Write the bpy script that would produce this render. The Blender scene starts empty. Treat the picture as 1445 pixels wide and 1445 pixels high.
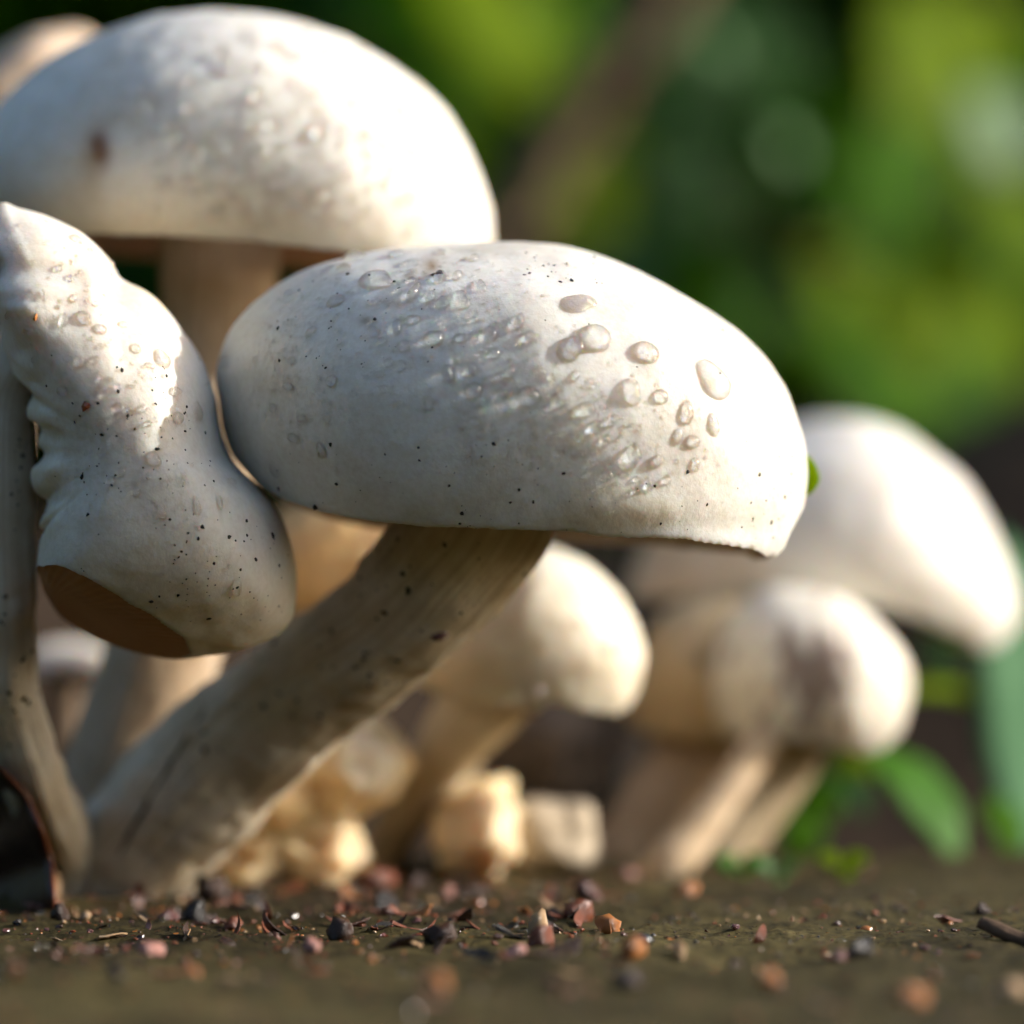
import bpy, bmesh, math, random
import numpy as np
from mathutils import Vector, Matrix, Quaternion, noise
from mathutils.bvhtree import BVHTree

random.seed(7)
RNG = np.random.default_rng(7)
SC = bpy.context.scene
COL = SC.collection

# ------------------------------------------------------------------ camera
D = 0.4375                   # focus distance (m); a 105 mm wide field there
S = 0.105 / 1445             # metres per photo pixel at that distance
H = 603 * S                  # lens height over the paving
cam_d = bpy.data.cameras.new('camera')
cam = bpy.data.objects.new('camera', cam_d)
COL.objects.link(cam)
cam.location = (0, 0, H)
cam.rotation_euler = (math.radians(90), 0, 0)
cam_d.sensor_width = 24
cam_d.lens = 100
cam_d.clip_start = 0.02
cam_d.clip_end = 200
cam_d.dof.use_dof = True
cam_d.dof.focus_distance = D + 0.006
cam_d.dof.aperture_fstop = 5.6
SC.camera = cam

# ------------------------------------------------------------------ world, sun, exposure
SUN_AZ = math.radians(2)       # from +x towards +y (behind the mushrooms)
SUN_EL = math.radians(24)
sun_dir = Vector((math.cos(SUN_EL) * math.cos(SUN_AZ), math.cos(SUN_EL) * math.sin(SUN_AZ), math.sin(SUN_EL)))
W = bpy.data.worlds.new('World')
SC.world = W
W.use_nodes = True
wn = W.node_tree
bg = wn.nodes['Background']
sky = wn.nodes.new('ShaderNodeTexSky')
sky.sky_type = 'NISHITA'
sky.sun_disc = False
sky.dust_density = 2.0
sky.air_density = 0.9
sky.sun_elevation = SUN_EL
sky.sun_rotation = math.pi / 2 - SUN_AZ
wn.links.new(sky.outputs[0], bg.inputs[0])
bg.inputs[1].default_value = 0.115
sl = bpy.data.lights.new('sun', 'SUN')
sl.energy = 2.6
sl.angle = math.radians(0.6)
sl.color = (1.0, 0.935, 0.86)
sun = bpy.data.objects.new('sun', sl)
COL.objects.link(sun)
sun.rotation_euler = (-sun_dir).to_track_quat('-Z', 'Y').to_euler()
sun.location = (1, 0, 1)

vs = SC.view_settings
vs.view_transform = 'Standard'
vs.look = 'None'
vs.exposure = 1.16
vs.gamma = 1.0
vs.use_curve_mapping = False
SC.cycles.use_denoising = True
SC.cycles.max_bounces = 7
SC.cycles.diffuse_bounces = 3
SC.cycles.glossy_bounces = 3
SC.cycles.transmission_bounces = 6
SC.cycles.use_adaptive_sampling = True
SC.cycles.adaptive_threshold = 0.02
SC.cycles.transparent_max_bounces = 8
SC.cycles.sample_clamp_indirect = 50.0
SC.cycles.caustics_reflective = False
SC.cycles.caustics_refractive = True
SC.cycles.blur_glossy = 0.3


# ------------------------------------------------------------------ helpers
def P(px, py, y):
    k = S * y / D
    return Vector(((px - 722.5) * k, y, H - (py - 722.5) * k))


def link(name, me, mat=None, parent=None):
    o = bpy.data.objects.new(name, me)
    COL.objects.link(o)
    if mat is not None and me is not None and not me.materials:
        me.materials.append(mat)
    if parent is not None:
        o.parent = parent
        o.matrix_parent_inverse = Matrix.Translation(parent.location).inverted()
    return o


def tag(o, label, cat, group=None, kind=None):
    if label: o['label'] = label
    if cat: o['category'] = cat
    if group: o['group'] = group
    if kind: o['kind'] = kind
    return o


def thing(name, label, cat, loc, group=None):
    o = bpy.data.objects.new(name, None)
    o.empty_display_size = 0.005
    COL.objects.link(o)
    o.location = loc
    return tag(o, label, cat, group)


def mesh(name, v, f, smooth=True, cols=None):
    me = bpy.data.meshes.new(name)
    me.from_pydata([tuple(p) for p in v], [], [tuple(q) for q in f])
    if smooth:
        me.polygons.foreach_set('use_smooth', [True] * len(me.polygons))
    if cols is not None:
        a = me.color_attributes.new('Col', 'FLOAT_COLOR', 'POINT')
        c4 = np.ones((len(v), 4), dtype=np.float32)
        c4[:, :3] = cols
        a.data.foreach_set('color', c4.ravel())
    me.update()
    return me


def fractal(p, scale, octv=3):
    return noise.fractal(Vector(p) * scale, 1.0, 2.0, octv)


def catmull(pts, n, closed=True):
    pts = np.array(pts, float)
    m = len(pts)
    seg = m if closed else m - 1
    out = []
    per = max(2, n // seg)
    for i in range(seg):
        if closed:
            p0, p1, p2, p3 = pts[(i - 1) % m], pts[i], pts[(i + 1) % m], pts[(i + 2) % m]
        else:
            p0, p1, p2, p3 = pts[max(i - 1, 0)], pts[i], pts[i + 1], pts[min(i + 2, m - 1)]
        for k in range(per):
            t = k / per
            out.append(0.5 * ((2 * p1) + (-p0 + p2) * t + (2 * p0 - 5 * p1 + 4 * p2 - p3) * t * t
                              + (-p0 + 3 * p1 - 3 * p2 + p3) * t ** 3))
    if not closed:
        out.append(pts[-1])
    out = np.array(out)
    # resample to even spacing
    q = np.vstack([out, out[:1]]) if closed else out
    d = np.r_[0, np.cumsum(np.linalg.norm(np.diff(q, axis=0), axis=1))]
    t = np.linspace(0, d[-1], n, endpoint=not closed)
    return np.stack([np.interp(t, d, q[:, j]) for j in range(q.shape[1])], 1)


# ------------------------------------------------------------------ materials
class N:
    def __init__(self, name):
        self.m = bpy.data.materials.new(name)
        self.m.use_nodes = True
        self.t = self.m.node_tree
        self.b = self.t.nodes['Principled BSDF']

    def n(self, typ, **kw):
        nd = self.t.nodes.new('ShaderNode' + typ)
        for k, v in kw.items():
            if k.startswith('i_'):
                nd.inputs[k[2:].replace('_', ' ')].default_value = v
            else:
                setattr(nd, k, v)
        return nd

    def l(self, a, b):
        self.t.links.new(a, b)

    def set(self, **kw):
        for k, v in kw.items():
            self.b.inputs[k.replace('_', ' ')].default_value = v

    def ramp(self, src, stops):
        r = self.n('ValToRGB')
        e = r.color_ramp.elements
        while len(e) < len(stops): e.new(0.5)
        for q, (p, c) in zip(e, stops):
            q.position = p
            q.color = (*c, 1) if len(c) == 3 else c
        self.l(src, r.inputs[0])
        return r.outputs[0]

    def mul(self, a, b, fac=1.0, mode='MULTIPLY'):
        x = self.n('Mix', data_type='RGBA', blend_type=mode)
        x.inputs[0].default_value = fac
        self.l(a, x.inputs[6]) if not isinstance(a, tuple) else setattr(x.inputs[6], 'default_value', a)
        self.l(b, x.inputs[7]) if not isinstance(b, tuple) else setattr(x.inputs[7], 'default_value', b)
        return x.outputs[2]

    def noise(self, scale, detail=4, rough=0.55, vec=None):
        x = self.n('TexNoise')
        x.inputs['Scale'].default_value = scale
        x.inputs['Detail'].default_value = detail
        x.inputs['Roughness'].default_value = rough
        if vec is not None: self.l(vec, x.inputs['Vector'])
        return x.outputs[0]

    def bump(self, src, strength, dist, prev=None):
        b = self.n('Bump')
        b.inputs['Strength'].default_value = strength
        b.inputs['Distance'].default_value = dist
        self.l(src, b.inputs['Height'])
        if prev is not None: self.l(prev, b.inputs['Normal'])
        return b.outputs[0]

    def coord(self, scale=None, rot=None):
        tc = self.n('TexCoord')
        if scale is None: return tc.outputs['Object']
        mp = self.n('Mapping')
        mp.inputs['Scale'].default_value = scale
        if rot: mp.inputs['Rotation'].default_value = rot
        self.l(tc.outputs['Object'], mp.inputs['Vector'])
        return mp.outputs[0]


def mat_cap():
    k = N('mushroom_skin')
    at = k.n('Attribute', attribute_name='Col')
    co = k.coord()
    c1 = k.ramp(k.noise(75, 6, 0.68, co), [(0.3, (0.80, 0.76, 0.69)), (0.5, (0.96, 0.95, 0.92)), (0.7, (1, 1, 1))])
    c2 = k.ramp(k.noise(1500, 3, 0.6, co), [(0.25, (0.90, 0.88, 0.84)), (0.6, (1, 1, 1))])
    col = k.mul(k.mul(at.outputs[0], c1), c2)
    k.l(col, k.b.inputs['Base Color'])
    k.set(Roughness=0.42, Subsurface_Weight=0.7, Subsurface_Scale=0.0045)
    k.b.inputs['Subsurface Radius'].default_value = (1.0, 0.62, 0.34)
    k.b.inputs['Specular IOR Level'].default_value = 0.3
    k.b.inputs['Coat Weight'].default_value = 0.06
    k.b.inputs['Coat Roughness'].default_value = 0.28
    r = k.ramp(k.noise(140, 4, 0.6, co), [(0.35, (0.42,) * 3), (0.7, (0.6,) * 3)])
    k.l(r, k.b.inputs['Roughness'])
    nb = k.bump(k.noise(240, 6, 0.65, co), 0.35, 0.0006)
    nb = k.bump(k.noise(2600, 3, 0.6, co), 0.25, 0.00008, nb)
    k.l(nb, k.b.inputs['Normal'])
    return k.m


def mat_gill():
    k = N('mushroom_gill')
    at = k.n('Attribute', attribute_name='Col')
    an = k.n('Attribute', attribute_name='blade')
    mu = k.n('Math', operation='MULTIPLY'); mu.inputs[1].default_value = 130
    k.l(an.outputs['Fac'], mu.inputs[0])
    w = k.n('Math', operation='SINE'); k.l(mu.outputs[0], w.inputs[0])
    h = k.n('MapRange'); h.inputs[1].default_value = -1; h.inputs[2].default_value = 1
    k.l(w.outputs[0], h.inputs[0])
    c = k.ramp(h.outputs[0], [(0, (0.88, 0.86, 0.83)), (1, (1, 1, 1))])
    c2 = k.ramp(k.noise(120, 4, 0.6, k.coord()), [(0.3, (0.8, 0.76, 0.7)), (0.7, (1, 1, 1))])
    k.l(k.mul(k.mul(at.outputs[0], c), c2), k.b.inputs['Base Color'])
    k.set(Roughness=0.7, Subsurface_Weight=0.3, Subsurface_Scale=0.003)
    k.b.inputs['Subsurface Radius'].default_value = (1.0, 0.6, 0.3)
    k.l(k.bump(h.outputs[0], 0.25, 0.0003), k.b.inputs['Normal'])
    return k.m


def mat_stem():
    k = N('mushroom_stem')
    at = k.n('Attribute', attribute_name='Col')
    uv = k.n('UVMap')
    mp = k.n('Mapping')
    mp.inputs['Scale'].default_value = (60, 5, 1)
    k.l(uv.outputs[0], mp.inputs['Vector'])
    fib = k.noise(1.0, 6, 0.65, mp.outputs[0])
    c = k.ramp(fib, [(0.28, (0.62, 0.54, 0.45)), (0.6, (1, 1, 1))])
    c2 = k.ramp(k.noise(160, 4, 0.6, k.coord()), [(0.3, (0.78, 0.72, 0.62)), (0.65, (1, 1, 1))])
    k.l(k.mul(k.mul(at.outputs[0], c, 0.7), c2), k.b.inputs['Base Color'])
    k.set(Roughness=0.72, Subsurface_Weight=0.35, Subsurface_Scale=0.0025)
    k.b.inputs['Subsurface Radius'].default_value = (1.0, 0.62, 0.34)
    k.b.inputs['Specular IOR Level'].default_value = 0.3
    nb = k.bump(fib, 0.6, 0.0006)
    nb = k.bump(k.noise(1800, 3, 0.6, k.coord()), 0.4, 0.00015, nb)
    k.l(nb, k.b.inputs['Normal'])
    return k.m


def mat_water():
    k = N('water')
    k.t.nodes.remove(k.b)
    a = k.n('BsdfRefraction', i_IOR=1.33, i_Roughness=0.11)
    g = k.n('BsdfGlossy', i_Roughness=0.06)
    fr = k.n('Fresnel', i_IOR=1.5)
    m1 = k.n('MixShader')
    k.l(fr.outputs[0], m1.inputs[0]); k.l(a.outputs[0], m1.inputs[1]); k.l(g.outputs[0], m1.inputs[2])
    tr = k.n('BsdfTransparent')
    mx = k.n('MixShader')
    mx.inputs[0].default_value = 0.14
    k.l(m1.outputs[0], mx.inputs[1])
    k.l(tr.outputs[0], mx.inputs[2])
    k.l(mx.outputs[0], k.t.nodes['Material Output'].inputs[0])
    return k.m


def mat_leaf(name, col, trans=0.45, rough=0.4, tcol=None, spec=0.05):
    k = N(name)
    co = k.coord()
    c = k.ramp(k.noise(45, 3, 0.5, co), [(0.3, tuple(x * 0.7 for x in col)), (0.7, tuple(min(1, x * 1.2) for x in col))])
    k.l(c, k.b.inputs['Base Color'])
    k.set(Roughness=max(rough, 0.55))
    k.b.inputs['Specular IOR Level'].default_value = spec
    t = k.n('BsdfTranslucent')
    tc = tcol or (min(1, col[0] * 2.2), min(1, col[1] * 2.0), col[2] * 0.5)
    t.inputs[0].default_value = (*tc, 1)
    mx = k.n('MixShader')
    mx.inputs[0].default_value = trans
    k.l(k.b.outputs[0], mx.inputs[1])
    k.l(t.outputs[0], mx.inputs[2])
    k.l(mx.outputs[0], k.t.nodes['Material Output'].inputs[0])
    return k.m


def mat_plain(name, col, rough=0.7, var=0.35, scale=400, spec=0.4, bump=0.0003):
    k = N(name)
    co = k.coord()
    c = k.ramp(k.noise(scale, 5, 0.6, co), [(0.25, tuple(x * (1 - var) for x in col)), (0.75, tuple(min(1, x * (1 + var)) for x in col))])
    k.l(c, k.b.inputs['Base Color'])
    k.set(Roughness=rough)
    k.b.inputs['Specular IOR Level'].default_value = spec
    if bump: k.l(k.bump(k.noise(scale * 2, 4, 0.6, co), 0.5, bump), k.b.inputs['Normal'])
    return k.m


def mat_ground():
    k = N('paving_surface')
    co = k.coord()
    big = k.ramp(k.noise(18, 5, 0.6, co), [(0.3, (0.026, 0.020, 0.007)), (0.5, (0.056, 0.045, 0.015)), (0.72, (0.11, 0.09, 0.035))])
    fine = k.ramp(k.noise(700, 6, 0.7, co), [(0.34, (0.22, 0.2, 0.17)), (0.6, (1.25, 1.2, 1.05))])
    k.l(k.mul(big, fine), k.b.inputs['Base Color'])
    k.set(Roughness=0.75)
    k.b.inputs['Specular IOR Level'].default_value = 0.18
    nb = k.bump(k.noise(120, 6, 0.65, co), 0.6, 0.0015)
    nb = k.bump(k.noise(1200, 5, 0.7, co), 0.8, 0.0004, nb)
    k.l(nb, k.b.inputs['Normal'])
    return k.m


M = dict(
    cap=mat_cap(), gill=mat_gill(), stem=mat_stem(), water=mat_water(), ground=mat_ground(),
    soil=mat_plain('soil', (0.045, 0.026, 0.013), 0.9, 0.6, 60, 0.2, 0.004),
    grit=mat_plain('black_grit', (0.018, 0.016, 0.012), 0.6, 0.5, 900),
    bark=mat_plain('bark', (0.085, 0.052, 0.03), 0.8, 0.5, 60, 0.3, 0.002),
    twigwood=mat_plain('grey_brown_wood', (0.17, 0.11, 0.065), 0.8, 0.4, 60, 0.2, 0.002),
    leafY=mat_leaf('leaf_yellow_green', (0.14, 0.21, 0.002), 0.55, 0.55, (0.5, 0.66, 0.003)),
    leafG=mat_leaf('leaf_mid_green', (0.06, 0.16, 0.003), 0.5, 0.5, (0.22, 0.50, 0.004)),
    leafD=mat_leaf('leaf_dark_green', (0.014, 0.055, 0.008), 0.3, 0.5, (0.03, 0.12, 0.010)),
    leafP=mat_leaf('leaf_pale_green', (0.11, 0.24, 0.07), 0.35, 0.25, (0.15, 0.36, 0.06), 0.4),
    leafB=mat_leaf('leaf_blue_green', (0.14, 0.30, 0.15), 0.35, 0.35, (0.16, 0.38, 0.14)),
    leafS=mat_leaf('leaf_fresh_green', (0.07, 0.21, 0.012), 0.45, 0.4, (0.22, 0.55, 0.02), 0.3),
    dead=mat_plain('dead_leaf', (0.035, 0.013, 0.007), 0.45, 0.5, 220, 0.5, 0.0004),
    seed=mat_plain('dark_seed', (0.008, 0.014, 0.02), 0.18, 0.3, 300, 0.7, 0.0),
    stone=mat_plain('stone', (0.16, 0.12, 0.085), 0.8, 0.55, 130, 0.3, 0.0012),
    palestone=mat_plain('pale_stone', (0.5, 0.41, 0.29), 0.8, 0.4, 130, 0.3, 0.0012),
)
CHIP = [mat_plain('chip_%s' % n, c, 0.26, 0.5, 350, 0.6, 0.0003) for n, c in (
    ('red_brown', (0.20, 0.055, 0.024)), ('dark_brown', (0.045, 0.022, 0.014)), ('orange', (0.38, 0.14, 0.035)),
    ('tan', (0.42, 0.27, 0.14)), ('pink', (0.42, 0.20, 0.16)), ('black', (0.016, 0.013, 0.012)), ('violet_brown', (0.12, 0.05, 0.045)))]

# ------------------------------------------------------------------ the setting
def grid(x0, x1, y0, y1, nx, ny, zf):
    xs = np.linspace(x0, x1, nx); ys = np.linspace(y0, y1, ny)
    v = [(x, y, zf(x, y)) for y in ys for x in xs]
    f = [(j * nx + i, j * nx + i + 1, (j + 1) * nx + i + 1, (j + 1) * nx + i) for j in range(ny - 1) for i in range(nx - 1)]
    return v, f


def zslab(x, y):
    e = max(0, (y - 0.545) / 0.03)
    return 0.0010 * fractal((x, y, 0), 60, 3) + 0.0006 * fractal((x, y, 3), 300, 2) - min(0.03, 0.03 * e * e)


v, f = grid(-0.35, 0.35, 0.10, 0.58, 420, 330, zslab)
o = link('paving', mesh('paving', v, f), M['ground'])
o['kind'] = 'structure'
tag(o, 'olive brown damp paving strewn with bark chips', 'paving')
v, f = grid(-60, 60, -60, 60, 60, 60, lambda x, y: -0.035)
o = link('ground', mesh('ground', v, f), M['soil'])
o['kind'] = 'structure'
tag(o, 'dark brown garden soil', 'ground')


def zbank(x, y):
    t = min(1, max(0, (y - 0.60) / 0.22)); t = t * t * (3 - 2 * t)
    rise = 0.030 + 0.052 * min(1, max(0, (x - 0.02) / 0.12))
    back = min(1, max(0, (2.3 - y) / 0.4))
    return -0.04 + (rise + 0.04) * t * back + 0.008 * fractal((x, y, 1), 14, 4) * t


v, f = grid(-1.6, 1.2, 0.57, 2.4, 150, 110, zbank)
o = link('soil_bank', mesh('soil_bank', v, f), M['soil'])
o['kind'] = 'structure'
tag(o, 'rising bank of brown soil behind the mushrooms', 'soil bank')

# ------------------------------------------------------------------ mushrooms
def pillow(poly, center, ymid, df, db, margin=None, nt=260, nr=56, pf=2.1, bumps=(), col=(0.8, 0.77, 0.7),
           colfn=None, slope=0.0, arch=0.35, rough=0.0004, seed=0.0):
    """closed body with outline `poly` (photo px) at distance ymid; cut below by the margin line"""
    poly = catmull(poly, nt)
    c = np.array(center, float)
    k = S * ymid / D
    kw_ = max(5, nt // 9) | 1
    ker = np.hanning(kw_ + 2)[1:-1]; ker /= ker.sum()
    sm = np.stack([np.convolve(np.r_[poly[-kw_:, j], poly[:, j], poly[:kw_, j]], ker, 'same')[kw_:-kw_] for j in (0, 1)], 1)
    sm2 = np.stack([c[0] + 0.5 * np.ptp(poly[:, 0]) * 0 + (sm[:, 0] - c[0]), sm[:, 1]], 1)
    V = []; PX = []
    def ring(r):
        w = r ** 3.2
        return c + ((sm2 * (1 - w) + poly * w) - c) * r
    def add(px, py, y, r):
        V.append([(px - 722.5) * k, y, H - (py - 722.5) * k]); PX.append((px, py, r))
    rs = np.sin(np.linspace(0, math.pi / 2, nr + 1))[1:]
    add(c[0], c[1], ymid - df, 0)
    for r in rs:
        g = max(0.0, 1 - r ** pf) ** 0.5
        for p in ring(r):
            add(p[0], p[1], ymid - df * g, r)
    nfront = len(V)
    add(c[0], c[1], ymid + db, 0)
    for r in rs[:-1]:
        g = max(0.0, 1 - r ** pf) ** 0.5
        for p in ring(r):
            add(p[0], p[1], ymid + db * g, r)
    F = []
    for i in range(nt): F.append((0, 1 + (i + 1) % nt, 1 + i))
    for a in range(nr - 1):
        for i in range(nt):
            j = (i + 1) % nt
            F.append((1 + a * nt + i, 1 + a * nt + j, 1 + (a + 1) * nt + j, 1 + (a + 1) * nt + i))
    b0 = nfront + 1
    for i in range(nt): F.append((nfront, b0 + i, b0 + (i + 1) % nt))
    for a in range(nr - 1):
        o0 = b0 + a * nt
        o1 = b0 + (a + 1) * nt if a < nr - 2 else 1 + (nr - 1) * nt
        for i in range(nt):
            j = (i + 1) % nt
            F.append((o0 + i, o1 + i, o1 + j, o0 + j))
    V = np.array(V); PX = np.array(PX)
    # local swellings and dents, photo px / mm, along the view depth
    for (bx, by, rx, ry, mm) in bumps:
        w = np.exp(-((PX[:, 0] - bx) / rx) ** 2 - ((PX[:, 1] - by) / ry) ** 2)
        front = (V[:, 1] < ymid)
        V[:, 1] -= np.where(front, w * mm * 1e-3, 0) * np.clip((1 - PX[:, 2]) * 4, 0, 1)
    cen = np.array([(c[0] - 722.5) * k, ymid, H - (c[1] - 722.5) * k])
    if rough:
        for i in range(len(V)):
            p = V[i]; d = p - cen
            V[i] = p + d / (np.linalg.norm(d) + 1e-9) * rough * (fractal((p[0] + seed, p[1], p[2]), 70, 3) + 0.35 * fractal((p[0], p[1] + seed, p[2]), 260, 2))
    cl = np.zeros(len(V), bool)
    if margin is not None:
        mx = np.array([q[0] for q in margin], float); my = np.array([q[1] for q in margin], float)
        mx = (mx - 722.5) * k; mz = H - (my - 722.5) * k
        zm = np.interp(V[:, 0], mx, mz) - slope * (V[:, 1] - (ymid - df * 0.6))
        if True:
            zm = zm + np.array([0.00012 * fractal((p[0], p[1], seed), 300, 2) for p in V])
        dz = zm - V[:, 2]
        cl = dz > 0
        V[cl, 2] = zm[cl] + np.minimum(dz[cl], 0.012) * arch
    C = np.tile(np.array(col, float), (len(V), 1))
    if colfn is not None:
        for i in range(len(V)):
            C[i] = colfn(PX[i, 0], PX[i, 1], C[i], V[i, 1] < ymid)
    cf = [q for q in F if not all(cl[i] for i in q)]
    gf = [q for q in F if all(cl[i] for i in q)]
    def sub(faces):
        ids = sorted({i for q in faces for i in q}); mp = {i: n for n, i in enumerate(ids)}
        return V[ids], [tuple(mp[i] for i in q) for q in faces], C[ids]
    return sub(cf), (sub(gf) if gf else None)


def tube(path, ymap=None, n=40, m=90, flute=0.04, rough=0.0003, seed=0.0, flare=None):
    """path: (px, py, r_px, y)"""
    p = catmull(path, m, closed=False)
    pts = [P(a[0], a[1], a[3]) for a in p]
    rad = [a[2] * S * a[3] / D for a in p]
    V = []; F = []; UV = []
    ref = Vector((0, 1, 0))
    L = 0
    for i in range(m):
        t = (pts[min(i + 1, m - 1)] - pts[max(i - 1, 0)]).normalized()
        a = t.cross(ref).normalized(); b = a.cross(t).normalized()
        if i: L += (pts[i] - pts[i - 1]).length
        for j in range(n):
            th = 2 * math.pi * j / n
            r = rad[i] * (1 + flute * math.sin(th * 3 + seed) * 0.5 + flute * noise.noise(Vector((math.cos(th) * 2, math.sin(th) * 2, L * 40 + seed)))
                          + flute * 0.5 * noise.noise(Vector((math.cos(th) * 9, math.sin(th) * 9, L * 30 + seed))))
            q = pts[i] + (a * math.cos(th) + b * math.sin(th)) * r
            q += Vector((0, 0, 0)) if not rough else (a * math.cos(th) + b * math.sin(th)) * rough * fractal(q, 200, 3)
            V.append(q); UV.append((j / n, L * 10))
    for i in range(m - 1):
        for j in range(n):
            k2 = (j + 1) % n
            F.append((i * n + j, i * n + k2, (i + 1) * n + k2, (i + 1) * n + j))
    F.append(tuple(range(n))[::-1]); F.append(tuple((m - 1) * n + j for j in range(n)))
    return V, F, UV


def tube_obj(name, path, mat, parent, col=(0.6, 0.54, 0.45), colfn=None, **kw):
    V, F, UV = tube(path, **kw)
    C = np.tile(np.array(col, float), (len(V), 1))
    if colfn is not None:
        for i, q in enumerate(V):
            C[i] = colfn(q, C[i])
    me = mesh(name, V, F, True, C)
    uvl = me.uv_layers.new(name='UVMap')
    n = kw.get('n', 40)
    li = 0
    for poly in me.polygons:
        vs_ = [me.loops[l].vertex_index for l in poly.loop_indices]
        us = [UV[i][0] for i in vs_]
        wrap = max(us) - min(us) > 0.5 and len(vs_) == 4
        for l, i in zip(poly.loop_indices, vs_):
            u = UV[i][0]
            if wrap and u < 0.5: u += 1
            uvl.data[l].uv = (u, UV[i][1])
    return link(name, me, mat, parent)


BVH = {}


def mushroom(key, label, base, cap_args, stem_path, stem_kw=None, gill_col=(0.42, 0.28, 0.16), name='mushroom'):
    root = thing(name, label, 'mushroom', base)
    bpy.context.view_layer.update()
    top, low = pillow(**cap_args)
    me = mesh('cap', top[0], top[1], True, top[2])
    co = link('cap', me, M['cap'], root)
    BVH[key] = [BVHTree.FromPolygons([tuple(p) for p in top[0]], top[1])]
    if low:
        g = np.tile(np.array(gill_col), (len(low[0]), 1))
        gm = mesh('gills', low[0], low[1], True, g)
        sp = P(stem_path[0][0], stem_path[0][1], stem_path[0][3])
        ga = gm.attributes.new('blade', 'FLOAT', 'POINT')
        ga.data.foreach_set('value', [math.atan2(q[0] - sp.x, -(q[1] - sp.y)) for q in low[0]])
        link('gills', gm, M['gill'], root)
    if stem_path:
        so = tube_obj('stem', stem_path, M['stem'], root, **(stem_kw or {}))
        smv = [tuple(q.co) for q in so.data.vertices]
        BVH[key + '_stem'] = [BVHTree.FromPolygons(smv, [tuple(p.vertices) for p in so.data.polygons])]
    return root


CAM0 = Vector((0, 0, H))


def hit(key, px, py):
    d = (P(px, py, D) - CAM0).normalized()
    best = None
    for b in BVH[key]:
        h = b.ray_cast(CAM0, d)
        if h[0] is not None and (best is None or h[3] < best[3]): best = h
    if best is None: return None
    loc, nr = best[0], best[1]
    if nr.dot(d) > 0: nr = -nr
    return loc, nr


def blob(px, py, cx, cy, rx, ry, soft=1.0):
    d = ((px - cx) / rx) ** 2 + ((py - cy) / ry) ** 2
    return math.exp(-d * soft)


def lerp3(a, b, t):
    return np.array(a) * (1 - t) + np.array(b) * t


WHITE = (0.80, 0.772, 0.71)


# -- front mushroom
def col_front(px, py, c, front):
    if not front: return c
    n = noise.noise(Vector((px * 0.012, py * 0.012, 3)))
    n2 = noise.noise(Vector((px * 0.035, py * 0.035, 9)))
    c = lerp3(c, (0.70, 0.66, 0.52), 0.55 * blob(px, py, 330, 480, 130, 160))  # greenish reflection of foliage painted into the cap's left end
    # torn translucent patch by the lower margin
    e = blob(px, py, 865, 722, 88 + 20 * n, 40 + 10 * n2)
    t = min(1, max(0, (e - 0.42) * 9))
    c = lerp3(c, (0.74, 0.68, 0.55), t * 0.6)
    for (x, y, rx, ry, k) in ((612, 388, 15, 12, 0.85), (525, 465, 13, 6, 0.7), (560, 438, 26, 8, 0.3), (585, 404, 9, 6, 0.6), (700, 345, 40, 7, 0.35)):
        b = blob(px + 8 * n2, py + 6 * n, x, y, rx, ry)
        c = lerp3(c, (0.30, 0.17, 0.07), b * k)
    # grazed, crusty skin below the crown
    w = blob(px, py, 745, 460, 75, 70)
    if n2 > 0.05: c = lerp3(c, (0.86, 0.83, 0.77), min(1, w * 2) * 0.5)
    return c


F_Y = D + 0.026
front_bumps = [(745, 455, 40, 30, 0.30), (700, 430, 28, 18, 0.25), (770, 520, 30, 25, 0.22), (860, 720, 60, 22, 0.35), (1000, 470, 60, 30, -0.5),
               (600, 410, 35, 20, 0.3), (520, 430, 40, 24, 0.25), (930, 740, 60, 18, -0.3), (1050, 745, 50, 20, -0.7)]
front = mushroom('front', 'large white mushroom with a leaning thick stem, its oval cap covered in water drops', P(140, 1255, 0.492),
    dict(poly=[(305, 545), (311, 497), (335, 452), (375, 416), (430, 383), (490, 363), (560, 351), (640, 345), (720, 342), (790, 347),
               (850, 361), (910, 386), (965, 416), (1020, 452), (1065, 492), (1100, 538), (1124, 590), (1137, 640), (1137, 690),
               (1124, 742), (1108, 790), (1065, 845), (980, 880), (850, 895), (700, 885), (560, 850), (440, 785), (370, 708), (325, 630)],
         center=(725, 590), ymid=F_Y, df=0.026, db=0.026, nt=300, nr=80,
         margin=[(300, 600), (345, 655), (370, 682), (410, 705), (450, 719), (520, 735), (600, 744), (700, 748), (780, 750), (830, 757),
                 (880, 760), (955, 761), (1000, 767), (1060, 774), (1073, 782), (1090, 782), (1100, 772), (1112, 745), (1140, 700)],
         bumps=front_bumps, col=WHITE, colfn=col_front, rough=0.0003, seed=1.0, slope=0.03),
    [(690, 640, 108, F_Y + 0.002), (672, 735, 103, F_Y), (612, 815, 93, F_Y + 0.002), (545, 885, 90, F_Y + 0.007), (440, 965, 92, F_Y + 0.014),
     (330, 1055, 97, F_Y + 0.021), (225, 1160, 100, F_Y + 0.027), (150, 1245, 92, F_Y + 0.03), (120, 1300, 88, F_Y + 0.03)],
    dict(col=(0.76, 0.69, 0.56), n=72, m=150, flute=0.05, rough=0.0005, seed=2.0), gill_col=(0.45, 0.33, 0.22))


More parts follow.
